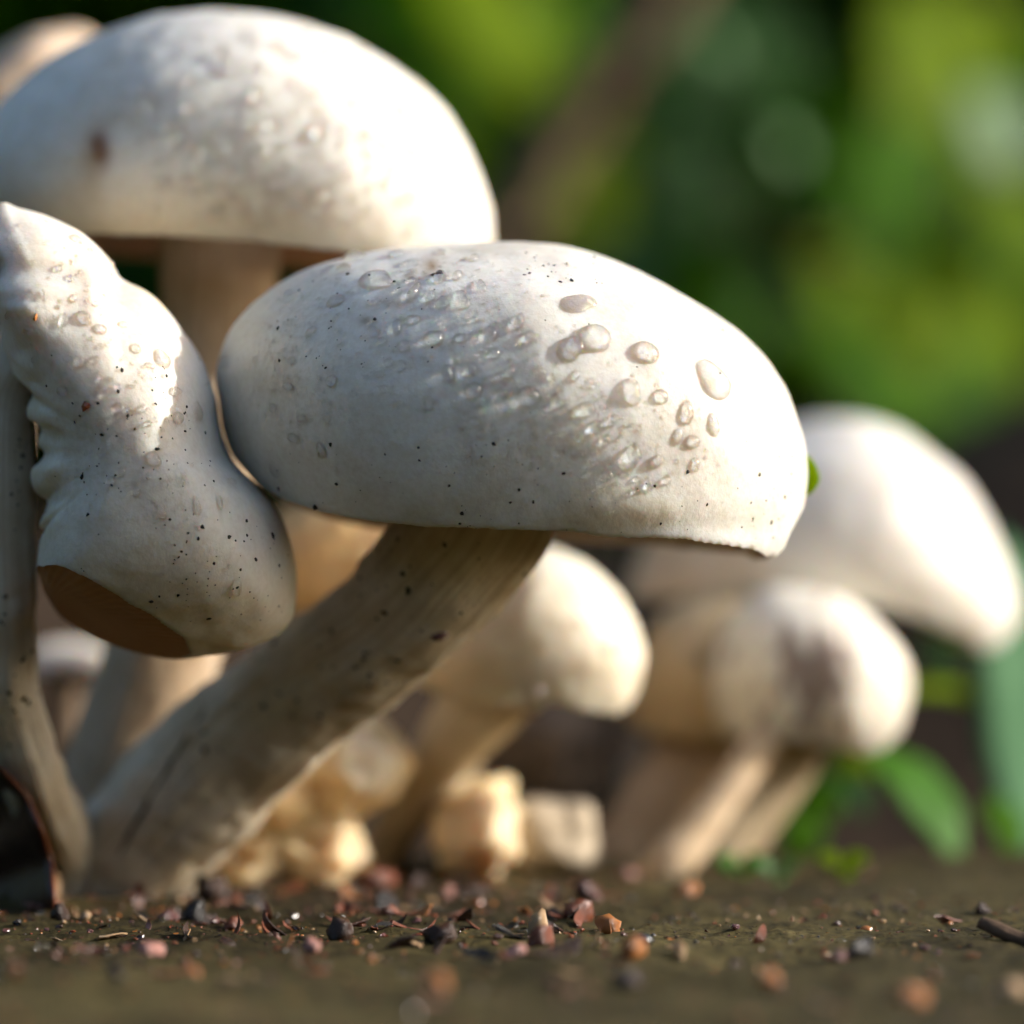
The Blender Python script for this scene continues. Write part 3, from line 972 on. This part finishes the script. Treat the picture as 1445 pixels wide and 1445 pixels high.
grit('front', 210, [(320, 1130, 350, 760), (340, 760, 620, 740), (740, 860, 350, 400), (640, 1000, 650, 760), (1040, 1130, 560, 760), (380, 620, 380, 520)], 'black grit specks dotted over the front cap', 0.9, 3.9)
grit('left', 170, [(60, 410, 500, 880), (100, 320, 560, 700), (220, 410, 720, 880)], 'black grit specks dotted over the curled cap', 1.2, 4.0)
grit('front_stem', 190, [(100, 740, 760, 1230)], 'dark grit specks on the thick leaning stem', 1.3, 5.5)
grit('left_stem', 50, [(0, 90, 540, 1200)], 'dark grit specks on the speckled left stem', 2, 5)
grit('back_stem', 8, [(110, 290, 930, 1180)], 'dark specks on the stem of the tall mushroom', 3, 8)


def one_crumb(key, px, py, r, mat, label, cat='soil crumb', asp=1.0, rot=0.0, h=.8, name='soil_crumb'):
    q = hit(key, px, py)
    if not q: return
    v, f = random.choice(CR)
    m = surf_matrix(q[0], q[1], rot, r * S * asp, r * S, r * S * h)
    o = link(name, mesh(name, [m @ Vector(p) for p in v], f, False), mat)
    tag(o, label, cat)


one_crumb('front', 446, 716, 6, M['grit'], 'black soil crumb hanging on the lower left margin of the front cap', h=1.2)
one_crumb('left', 122, 573, 8, CHIP[0], 'red brown bark crumb on the middle of the curled cap', 'bark crumb', 1.2, .5)
one_crumb('left', 50, 447, 7, CHIP[2], 'orange brown splinter on the upper fold of the curled cap', 'bark splinter', .5, -.2, name='bark_splinter')
one_crumb('front', 616, 388, 8, CHIP[1], 'brown flake stuck near the top of the front cap', 'bark flake', 1.3, -.3, .3, name='bark_flake')
one_crumb('front_stem', 622, 897, 10, CHIP[6], 'violet brown flake stuck under the leaning stem', 'bark flake', 1.7, .3, name='bark_flake')
one_crumb('left', 384, 756, 7, M['grit'], 'black elongated crumb near the right rim of the curled cap', asp=.6)
# dark strip laid on the leaning stem in place of its shaded groove
pts = [hit('front_stem', x, y) for x, y in ((304, 978), (285, 1010), (262, 1045), (235, 1090), (208, 1135), (185, 1172), (168, 1208))]
V = []; F = []
for i, q in enumerate(pts):
    for j in range(6):
        t = j * math.pi / 3
        w = S * (4 if 0 < i < 6 else 1)
        V.append(q[0] + Vector((math.cos(t) * w, 0, math.sin(t) * w)) )
for i in range(len(pts) - 1):
    for j in range(6): F.append((i * 6 + j, i * 6 + (j + 1) % 6, i * 6 + 6 + (j + 1) % 6, i * 6 + 6 + j))
tag(link('groove_strip', mesh('groove_strip', V, F), CHIP[1]), 'thin dark strip standing in for the shaded groove along the leaning stem', 'groove strip')

# ------------------------------------------------------------------ ground debris
def chip_mesh(seed, kind):
    rnd = random.Random(seed)
    if kind == 'flake':
        n = rnd.randint(8, 12); curl = rnd.uniform(-.5, .8); L = rnd.uniform(.45, 1.0)
        ring = [(math.cos(6.283 * i / n) * rnd.uniform(.6, 1.15), math.sin(6.283 * i / n) * rnd.uniform(.35, .8) * L) for i in range(n)]
        tw = rnd.uniform(-.4, .4)
        zf = lambda x, y: curl * x * x * .5 + tw * x * y + rnd.uniform(-.04, .04)
        top = [(x, y, zf(x, y) + .12) for x, y in ring]; bot = [(x * .96, y * .96, z - .07) for x, y, z in top]
        v = top + bot + [(0, 0, .14), (0, 0, .06)]
        f = [(i, (i + 1) % n, 2 * n) for i in range(n)] + [(n + (i + 1) % n, n + i, 2 * n + 1) for i in range(n)] + [(i, n + i, n + (i + 1) % n, (i + 1) % n) for i in range(n)]
        return v, f
    if kind == 'curl':
        v = []; f = []; n = 8; turn = rnd.uniform(1.0, 2.4)
        for i in range(n):
            t = i / (n - 1); a = t * turn; w = .28 * math.sin(math.pi * (t * .9 + .08)) + .04
            x = math.sin(a) * 1.0; z = 1 - math.cos(a)
            for sx, dz in ((-w, 0), (w, 0), (w, .07), (-w, .07)): v.append((x - .5, sx, z * .7 + dz))
        for i in range(n - 1):
            for j in range(4): f.append((i * 4 + j, i * 4 + (j + 1) % 4, i * 4 + 4 + (j + 1) % 4, i * 4 + 4 + j))
        f += [(0, 3, 2, 1), (n * 4 - 4, n * 4 - 3, n * 4 - 2, n * 4 - 1)]
        return v, f
    v, f = crumb(seed + 50, 2)
    return [(q.x, q.y * .8, q.z * .6 + .45) for q in v], f


CH = {k: [chip_mesh(i * 7 + 3, k) for i in range(7)] for k in ('flake', 'curl', 'crumb')}
CHM = {}
for k in CH:
    for i, (v, f) in enumerate(CH[k]):
        for c in range(len(CHIP)):
            me = mesh('chip', v, f, k == 'crumb')
            me.materials.append(CHIP[c])
            CHM[(k, i, c)] = me
CNAME = ['red brown', 'dark brown', 'orange', 'tan', 'pink', 'black', 'violet brown']
WHERE = lambda px, y: ('on the front paving' if y < .425 else 'in the sharp strip of paving before the stems' if y < .47 else 'at the foot of the mushrooms')


def put_chip(px, y, r, kind, c, rz=None, tilt=.75, i=None, label=None):
    x = (px - 722.5) * S * y / D
    o = bpy.data.objects.new({'flake': 'bark_chip', 'curl': 'bark_curl', 'crumb': 'soil_crumb'}[kind], CHM[(kind, random.randrange(7) if i is None else i, c)])
    COL.objects.link(o)
    k = r * S
    o.location = (x, y, zslab(x, y) - k * .05)
    o.rotation_euler = (random.uniform(-tilt, tilt), random.uniform(-tilt, tilt), random.uniform(0, 6.28) if rz is None else rz)
    o.scale = (k, k * random.uniform(.7, 1.1), k * random.uniform(.9, 1.5))
    kn = {'flake': 'bark chip', 'curl': 'curled bark shaving', 'crumb': 'soil crumb'}[kind]
    tag(o, label or '%s %s lying %s' % (CNAME[c], kn, WHERE(px, y)), kn if kind != 'curl' else 'bark shaving', '%s %ss %s' % (CNAME[c], kn, WHERE(px, y)))


def yof(py): return D * 603 / (py - 722.5)


# things that stand out
put_chip(437, yof(1345), 22, 'crumb', 4, label='rounded pink seed husk in the middle of the bark litter')
put_chip(405, yof(1338), 22, 'flake', 2, label='orange flake leaning on the pink seed husk')
put_chip(452, yof(1328), 14, 'curl', 0, label='upturned red brown bark tip behind the pink seed husk')
put_chip(840, yof(1342), 26, 'curl', 3, rz=0, label='pale curled shaving left of the shiny dark bead')
put_chip(615, yof(1338), 42, 'flake', 1, label='widest dark brown bark slab in the litter')
put_chip(560, yof(1338), 34, 'flake', 1, label='dark brown bark piece joined to the wide slab')
put_chip(680, yof(1345), 36, 'flake', 5, label='black flat bark sliver right of the wide slab')
put_chip(780, yof(1352), 60, 'flake', 1, rz=.1, label='long dark sliver in front of the shiny bead')
put_chip(265, yof(1300), 26, 'crumb', 5, label='shiny black crumb below the leaning stem foot')
put_chip(240, yof(1302), 20, 'crumb', 6, label='violet brown wet crumb beside the shiny black crumb')
put_chip(60, yof(1275), 44, 'crumb', 3, label='grey tan crumbly lump by the dead leaf')
put_chip(345, yof(1265), 36, 'flake', 5, rz=.3, label='black charred sliver right of the leaning stem foot')
put_chip(1215, yof(1352), 24, 'crumb', 5, label='black glossy crumb alone on the open paving')
put_chip(1188, yof(1358), 14, 'crumb', 6, label='violet crumb beside the lone black crumb')
put_chip(1295, yof(1357), 11, 'flake', 2, tilt=1.0, label='small upright orange flake on the open paving')
put_chip(1060, yof(1362), 28, 'flake', 2, label='orange brown flake in front of the shiny dark bead')
put_chip(975, yof(1265), 20, 'crumb', 2, label='orange crumb below the tan mushroom stems')
put_chip(885, yof(1245), 22, 'crumb', 4, label='pink wet crumb below the tan mushroom stem')
put_chip(325, yof(1378), 30, 'flake', 3, label='pale tan chip lying on the near paving')
put_chip(245, yof(1378), 34, 'flake', 0, label='red brown chip beside the pale tan chip')
for _ in range(46):   # chips on the near paving
    c = random.choices(range(7), (24, 12, 18, 22, 18, 3, 3))[0]
    put_chip(random.uniform(-10, 1450), random.uniform(.372, .425), random.uniform(10, 26), random.choices(('flake', 'curl', 'crumb'), (70, 14, 16))[0], c)
for _ in range(105):   # the heap of litter before the stems
    c = random.choices(range(7), (40, 28, 10, 7, 3, 9, 3))[0]
    put_chip(random.uniform(180, 860), random.uniform(.430, .505), random.uniform(10, 36), random.choices(('flake', 'curl', 'crumb'), (66, 26, 8))[0], c)
cnt = 0
tries = 0
while cnt < 145 and tries < 4000:
    tries += 1
    px = random.uniform(-20, 1465)
    y = random.uniform(.36, .535)
    dens = (1.0 if px < 800 else .45) * (1.0 if .405 < y < .50 else .45)
    if px > 850: dens *= .6
    if random.random() > dens: continue
    big_ = random.random() < .34
    r = random.uniform(18, 36) if big_ else random.uniform(6, 17)
    c = random.choices(range(7), (32, 24, 12, 12, 8, 7, 5))[0]
    put_chip(px, y, r, random.choices(('flake', 'curl', 'crumb'), (68, 26, 6))[0], c)
    cnt += 1
# litter too small to pick apart
for c, n in ((0, 1900), (1, 1900), (2, 600), (3, 700), (5, 900), (6, 600)):
    parts = []
    for _ in range(n):
        px = random.uniform(-60, 1500); y = random.uniform(.33, .545)
        if random.random() < .45:
            y = random.gauss(.455, .022)
        if random.random() < .22:
            q0 = random.choice(((150, .497), (90, .474), (240, .49), (510, .506), (880, .535), (1000, .53), (420, .513), (660, .52), (780, .518)))
            px = random.gauss(q0[0], 75); y = min(.54, random.gauss(q0[1] - .012, .008))
        if px > 820 and random.random() < .45: continue
        x = (px - 722.5) * S * y / D
        r = random.uniform(1.2, 5.5) * S * (1 if random.random() < .85 else 1.7)
        v, f = CH[random.choice(('flake', 'flake', 'crumb', 'curl'))][random.randrange(7)]
        m = Matrix.Translation((x, y, zslab(x, y))) @ Matrix.Rotation(random.uniform(0, 6.3), 4, 'Z') @ Matrix.Rotation(random.uniform(-.5, .5), 4, 'X') @ Matrix.Diagonal((r, r, r, 1))
        parts.append(([m @ Vector(q) for q in v], f))
    V, F = merge(parts)
    tag(link('fine_litter', mesh('fine_litter', V, F, False), CHIP[c]), 'fine %s litter crumbs sprinkled on the paving' % CNAME[c], 'litter', kind='stuff')
# wet beads on the litter: small drops glinting
for _ in range(40):
    px = random.uniform(0, 1445); y = random.uniform(.365, .52)
    x = (px - 722.5) * S * y / D
    o = bpy.data.objects.new('water_drop', random.choice(DROPS['round'])); COL.objects.link(o)
    r = random.uniform(5, 11) * S
    o.location = (x, y, zslab(x, y)); o.scale = (r, r, r * .9)
    tag(o, 'water bead glinting on the littered paving', 'water drop', 'water beads on the paving')

# shiny dark bead
bm = bmesh.new()
bmesh.ops.create_uvsphere(bm, u_segments=32, v_segments=20, radius=1)
for q in bm.verts:
    q.co.x *= 1.15; q.co.z *= .72
    if q.co.x < 0: q.co.z *= 1 + .12 * q.co.x
    q.co += q.co.normalized() * .03 * noise.noise(q.co * 2)
me = bpy.data.meshes.new('seed'); bm.to_mesh(me); bm.free()
me.polygons.foreach_set('use_smooth', [True] * len(me.polygons))
o = link('dark_seed', me, M['seed'])
y = yof(1337)
o.location = P(903, 1337, y) + Vector((0, 0, 10 * S)); o.scale = (16 * S, 15 * S, 15 * S)
tag(o, 'shiny blue black bead like seed on the paving', 'seed')

# twig at the right border
V, F, UV = tube([(1385, 1302, 9, .437), (1402, 1308, 10, .436), (1425, 1320, 11, .435), (1455, 1330, 10, .434), (1490, 1338, 8, .433)], n=14, m=30, flute=.3, rough=.0003, seed=2.0)
tag(link('twig', mesh('twig', V, F), M['bark']), 'dark knobbly twig lying by the right border of the paving', 'twig')

# dead leaf, lower left
V = []; F = []
nu, nv = 18, 22
for i in range(nv):
    t = i / (nv - 1)
    ed = np.interp(t, [0, .2, .45, .7, 1], [0, 38, 60, 74, 78])
    py = 1072 + t * 212
    for j in range(nu):
        u = j / (nu - 1)
        px = -90 + (ed + 90) * u
        y = .464 + .030 * (1 - u) ** .8 + .003 * math.sin(t * 3) + .0012 * math.sin(t * 14 + u * 5)
        p = P(px, py + 10 * u * (1 - t), y)
        V.append(p + Vector((0, .0006 * fractal(p, 150, 2), 0)))
for i in range(nv - 1):
    for j in range(nu - 1): F.append((i * nu + j, i * nu + j + 1, (i + 1) * nu + j + 1, (i + 1) * nu + j))
root = thing('dead_leaf', 'dark brown curled dead leaf with a reddish rim at the left border', 'dead leaf', P(20, 1275, .466))
bpy.context.view_layer.update()
lo = link('blade', mesh('blade', V, F), M['dead'], root)
md = lo.modifiers.new('thick', 'SOLIDIFY'); md.thickness = .0004
rimv = []; rimf = []
for i in range(nv):
    p = V[i * nu + nu - 1]
    for j in range(6):
        a = j * math.pi / 3; rimv.append(p + Vector((math.cos(a), math.sin(a), 0)) * .00022)
for i in range(nv - 1):
    for j in range(6): rimf.append((i * 6 + j, i * 6 + (j + 1) % 6, i * 6 + 6 + (j + 1) % 6, i * 6 + 6 + j))
link('rim', mesh('rim', rimv, rimf), CHIP[0], root)

# ------------------------------------------------------------------ plants
def leaf_geo(L, Wd, curl=.25, fold=.2, nl=12, nw=6, tip=1.0):
    v = []; f = []
    for i in range(nl + 1):
        t = i / nl
        w = Wd * (math.sin(math.pi * min(1, t ** .85)) ** .8) * .5 + 1e-5
        for j in range(nw + 1):
            u = j / nw * 2 - 1
            v.append(Vector((u * w, t * L, -curl * L * (t - .4) ** 2 + fold * abs(u) * w + .012 * L * math.sin(t * 17) * u)))
    for i in range(nl):
        for j in range(nw):
            a = i * (nw + 1) + j
            f.append((a, a + 1, a + nw + 2, a + nw + 1))
    return v, f


def basis(direction, normal):
    y = direction.normalized(); z = (normal - y * normal.dot(y)).normalized(); x = y.cross(z)
    return Matrix((x, y, z)).transposed().to_4x4()


def leaf_obj(name, base, tip, wpx, normal, mat, parent, curl=.2, fold=.2, thick=.0004):
    d = tip - base
    v, f = leaf_geo(d.length, wpx, curl, fold)
    m = Matrix.Translation(base) @ basis(d, normal)
    o = link(name, mesh(name, [m @ q for q in v], f), mat, parent)
    md = o.modifiers.new('thick', 'SOLIDIFY'); md.thickness = thick
    return o


def stalk(name, pts, r, mat, parent):
    p = catmull([tuple(q) for q in pts], 24, closed=False)
    V = []; F = []
    for i, q in enumerate(p):
        t = Vector(p[min(i + 1, 23)] - p[max(i - 1, 0)]).normalized()
        a = t.cross(Vector((.3, 1, .1))).normalized(); b = a.cross(t)
        for j in range(8):
            th = j * math.pi / 4
            V.append(Vector(q) + (a * math.cos(th) + b * math.sin(th)) * r * (1 - .4 * i / 23))
    for i in range(23):
        for j in range(8): F.append((i * 8 + j, i * 8 + (j + 1) % 8, i * 8 + 8 + (j + 1) % 8, i * 8 + 8 + j))
    return link(name, mesh(name, V, F), mat, parent)


TOSUN = (sun_dir + Vector((0, -1, .2))).normalized()
# plant at the right edge
gz = lambda x, y: max(zbank(x, y), -.035)
pl = thing('broad_leaf_plant', 'young plant with one upright blue green blade and a green oval leaf', 'plant', Vector((.098, .60, -.03)))
bpy.context.view_layer.update()
leaf_obj('leaf', P(1520, 1310, .585), P(1428, 740, .59), .022, Vector((.5, -1, .25)), M['leafB'], pl, .15, .1)
leaf_obj('leaf', P(1228, 1035, .56), P(1372, 1205, .548), .0125, Vector((.8, -.7, .5)), M['leafS'], pl, .35, .12)
stalk('stalk', [Vector((.098, .60, -.03)), P(1420, 1010, .60), P(1390, 985, .59), P(1330, 972, .58), P(1280, 975, .57), P(1225, 1010, .562), P(1228, 1035, .56)], .0016, M['leafY'], pl)
stalk('stalk', [P(1228, 1035, .56), P(1190, 1075, .57), P(1150, 1150, .575)], .0011, M['leafG'], pl)
for (x, y, dx, dy, yy, mk) in ((1180, 1110, -60, 50, .575, 'leafG'), (1190, 1080, 30, 70, .58, 'leafD'), (1400, 1120, 40, 90, .56, 'leafG'), (1150, 1150, -40, 60, .57, 'leafG'), (1300, 900, 60, 50, .62, 'leafD'), (1230, 1060, -50, 20, .565, 'leafY')):
    leaf_obj('leaf', P(x, y, yy), P(x + dx, y + dy, yy - .004), .006, Vector((.5, -.7, .6)), M[mk], pl, .3, .15)


def seedling(px, py, y, sp, mat, label):
    x = (px - 722.5) * S * y / D
    b = Vector((x, y, zslab(x, y) if y < .57 else zbank(x, y)))
    r = thing('seedling', label, 'seedling', b, 'seedlings at the back edge of the paving')
    bpy.context.view_layer.update()
    top = P(px, py, y)
    stalk('stalk', [b, (b + top) / 2 + Vector((.0006, 0, 0)), top], .0007, mat, r)
    for a in (-1, 1):
        leaf_obj('leaf', top, top + Vector((a * sp * S, -.001, sp * S * .4)), sp * S * .8, Vector((a * .2 + .3, -.8, .6)), mat, r, .3, .1)


seedling(1045, 1222, .512, 40, M['leafS'], 'bright green two leaved seedling by the foot of the pair of small mushrooms')
seedling(1095, 1228, .510, 32, M['leafP'], 'pale green seedling next to the bright green one')
seedling(1190, 1218, .512, 38, M['leafY'], 'yellow green seedling alone at the back edge of the paving')
r = thing('green_bud', 'tiny yellow green leaf tip sticking out behind the right rim of the front cap', 'leaf', P(1133, 702, .462))
bpy.context.view_layer.update()
leaf_obj('blade', P(1133, 702, .462), P(1140, 640, .462), .0032, Vector((.4, -1, .2)), M['leafY'], r, .2, .2)
stalk('stalk', [P(1126, 714, .462), P(1130, 708, .462), P(1133, 702, .462)], .0004, M['leafY'], r)


# shrubs behind, out of focus
def shrub(label, px, ytrunk, leaves, extra=('leafG', 'leafY')):
    x = (px - 722.5) * S * ytrunk / D
    xs_ = [q[0] for q in leaves]; ys_ = [q[1] for q in leaves]
    leaves = list(leaves) + [(random.uniform(min(xs_), max(xs_)), random.uniform(min(ys_), max(ys_)), random.uniform(70, 190), random.uniform(.45, .8), random.choice(extra), random.choice(('sun', 'sun', 'edge')), ytrunk + random.uniform(0, .14)) for _ in range(16)]
    b = Vector((x, ytrunk, zbank(x, ytrunk) - .01))
    r = thing('leafy_shrub', label, 'shrub', b, None)
    bpy.context.view_layer.update()
    tops = []
    for (lx, ly, size, asp, matk, face, yy) in leaves:
        c = P(lx, ly, yy)
        L = size * S * yy / D
        if face == 'sun': n = (sun_dir * 1.0 + Vector((0, -.9, .1)))
        elif face == 'back': n = (sun_dir * -1.0 + Vector((.1, -1.1, .2)))
        elif face == 'edge': n = Vector((-.15, -1, .3))
        else: n = Vector((-.5, -.7, -.3))
        n = (n + Vector([random.uniform(-.2, .2) for _ in range(3)])).normalized()
        dr = Vector((random.uniform(-.8, .8), 0, random.uniform(-1, .3)))
        dr = (dr - n * dr.dot(n)).normalized()
        base = c - dr * L / 2
        leaf_obj('leaf', base, c + dr * L / 2, L * asp, n, M[matk], r, .2, .15)
        tops.append(base)
    top = max(tops, key=lambda q: q.z)
    stem_top = Vector((x + .01, ytrunk + .03, top.z + .03))
    stalk('stem', [b, b.lerp(stem_top, .5) + Vector((.008, .01, 0)), stem_top], .0022, M['leafD'], r)
    for q in tops:
        t = min(1, max(.05, (q.z - b.z) / max(.01, stem_top.z - b.z) - .1))
        s0 = b.lerp(stem_top, t) + Vector((.008 * (1 - abs(2 * t - 1)), .01 * (1 - abs(2 * t - 1)), 0))
        stalk('twig', [s0, (s0 + q) / 2 + Vector((0, .01, .006)), q], .0011, M['bark'], r)


shrub('shrub with glowing yellow green leaves behind the tall domed cap', 700, 1.02, [
    (690, 40, 260, .85, 'leafY', 'sun', .98), (745, 90, 200, .8, 'leafY', 'sun', 1.0), (560, 20, 150, .7, 'leafG', 'edge', 1.0), (640, 130, 170, .7, 'leafG', 'sun', 1.04),
    (480, -10, 180, .7, 'leafD', 'edge', 1.05), (850, 215, 150, .7, 'leafY', 'sun', .95), (805, 260, 130, .8, 'leafY', 'sun', .97), (740, 290, 140, .6, 'leafG', 'edge', 1.0)])
shrub('dark shrub with dim blue green leaves in the middle of the background', 1000, 1.06, [
    (1000, 120, 260, .8, 'leafD', 'sun', 1.0), (960, 260, 230, .8, 'leafD', 'sun', 1.02), (1105, 195, 150, .95, 'leafG', 'edge', .96), (1060, 80, 200, .8, 'leafD', 'sun', 1.05),
    (980, 400, 200, .7, 'leafG', 'edge', 1.0), (1030, 480, 170, .6, 'leafG', 'sun', .98), (890, 375, 110, .9, 'leafP', 'edge', .9), (930, 90, 160, .5, 'leafD', 'edge', 1.0), (1110, 205, 60, .9, 'leafP', 'sun', .88), (1010, 60, 50, .9, 'leafP', 'sun', .9)], ('leafD', 'leafG', 'leafG'))  # small pale leaves stand in for blurred glints of light
shrub('lush shrub with broad sunlit leaves behind the right mushroom', 1330, .98, [
    (1300, 80, 270, .8, 'leafY', 'sun', .95), (1405, 180, 150, .95, 'leafP', 'sun', .88), (1400, 50, 200, .7, 'leafY', 'sun', 1.0), (1260, 330, 260, .8, 'leafG', 'sun', .97),  # the pale leaf here stands in for a bright blurred glint
    (1400, 360, 230, .8, 'leafG', 'sun', 1.0), (1320, 480, 260, .8, 'leafY', 'sun', .94), (1200, 520, 220, .7, 'leafG', 'sun', .92), (1420, 500, 200, .7, 'leafY', 'sun', .96),
    (1210, 220, 170, .7, 'leafG', 'sun', 1.0), (1260, 570, 200, .6, 'leafG', 'sun', .86),
    (1350, 420, 240, .8, 'leafY', 'sun', .9), (1280, 250, 220, .7, 'leafG', 'sun', .9), (1440, 300, 200, .7, 'leafY', 'sun', .9), (1190, 430, 190, .7, 'leafY', 'sun', .93), (1370, 560, 220, .6, 'leafG', 'sun', .88)])
# leaning brown branch
V, F, UV = tube([(560, 760, 26, .90), (660, 430, 28, .90), (745, 285, 32, .90), (830, 150, 34, .90), (910, 40, 34, .90), (1000, -90, 34, .90)], n=20, m=40, flute=.12, rough=.002, seed=1.0)
V2 = V
tag(link('leaning_branch', mesh('leaning_branch', V, F), M['twigwood']), 'blurred brown branch slanting between the background shrubs', 'branch')

# hedge: leafy background; its unseen arc round the camera added to tint the shade
nl = 56000
ang = RNG.uniform(math.radians(48), math.radians(326), nl)
rad = 1.55 + 1.0 * RNG.random(nl) ** .8
zz = RNG.uniform(-.03, 1.5, nl)
nb = 16000
ang[:nb] = RNG.uniform(math.radians(68), math.radians(125), nb)
rad[:nb] = RNG.uniform(1.3, 2.4, nb)
zz[:nb] = RNG.uniform(-.02, .75, nb)
side = (ang > math.radians(150))
zz[side] *= 0.5  # unseen arc kept low so more sky light comes in
cx, cy = rad * np.cos(ang), .35 + rad * np.sin(ang)
hv = []; hf = []; hm = []
clump = np.array([noise.noise(Vector((cx[i] * 3, cy[i] * 3, zz[i] * 3))) for i in range(nl)])
base = np.array([(-.5, 0, .0), (0, -.28, .08), (.5, 0, -.06), (0, .28, .08), (0, 0, 0)])
for i in range(nl):
    sz = RNG.uniform(.045, .10)
    a, b_, c_ = RNG.uniform(0, 6.28), RNG.uniform(-1.1, 1.1), RNG.uniform(-1.1, 1.1)
    R = np.array((Matrix.Rotation(a, 3, 'Z') @ Matrix.Rotation(b_, 3, 'X') @ Matrix.Rotation(c_, 3, 'Y')))
    q = base * sz @ R.T + np.array((cx[i], cy[i], zz[i]))
    n0 = len(hv)
    hv.extend(q.tolist())
    hf.extend([(n0, n0 + 1, n0 + 4), (n0 + 1, n0 + 2, n0 + 4), (n0 + 2, n0 + 3, n0 + 4), (n0 + 3, n0, n0 + 4)])
    mi = 0 if clump[i] < .05 else (1 if clump[i] < .3 else 2)
    hm.extend([mi] * 4)
me = mesh('hedge', hv, hf, False)
for k in ('leafD', 'leafG', 'leafY'): me.materials.append(M[k])
me.polygons.foreach_set('material_index', hm)
o = link('hedge', me)
tag(o, 'dark leafy hedge closing off the background, with an unseen arc added for the light', 'hedge', kind='stuff')
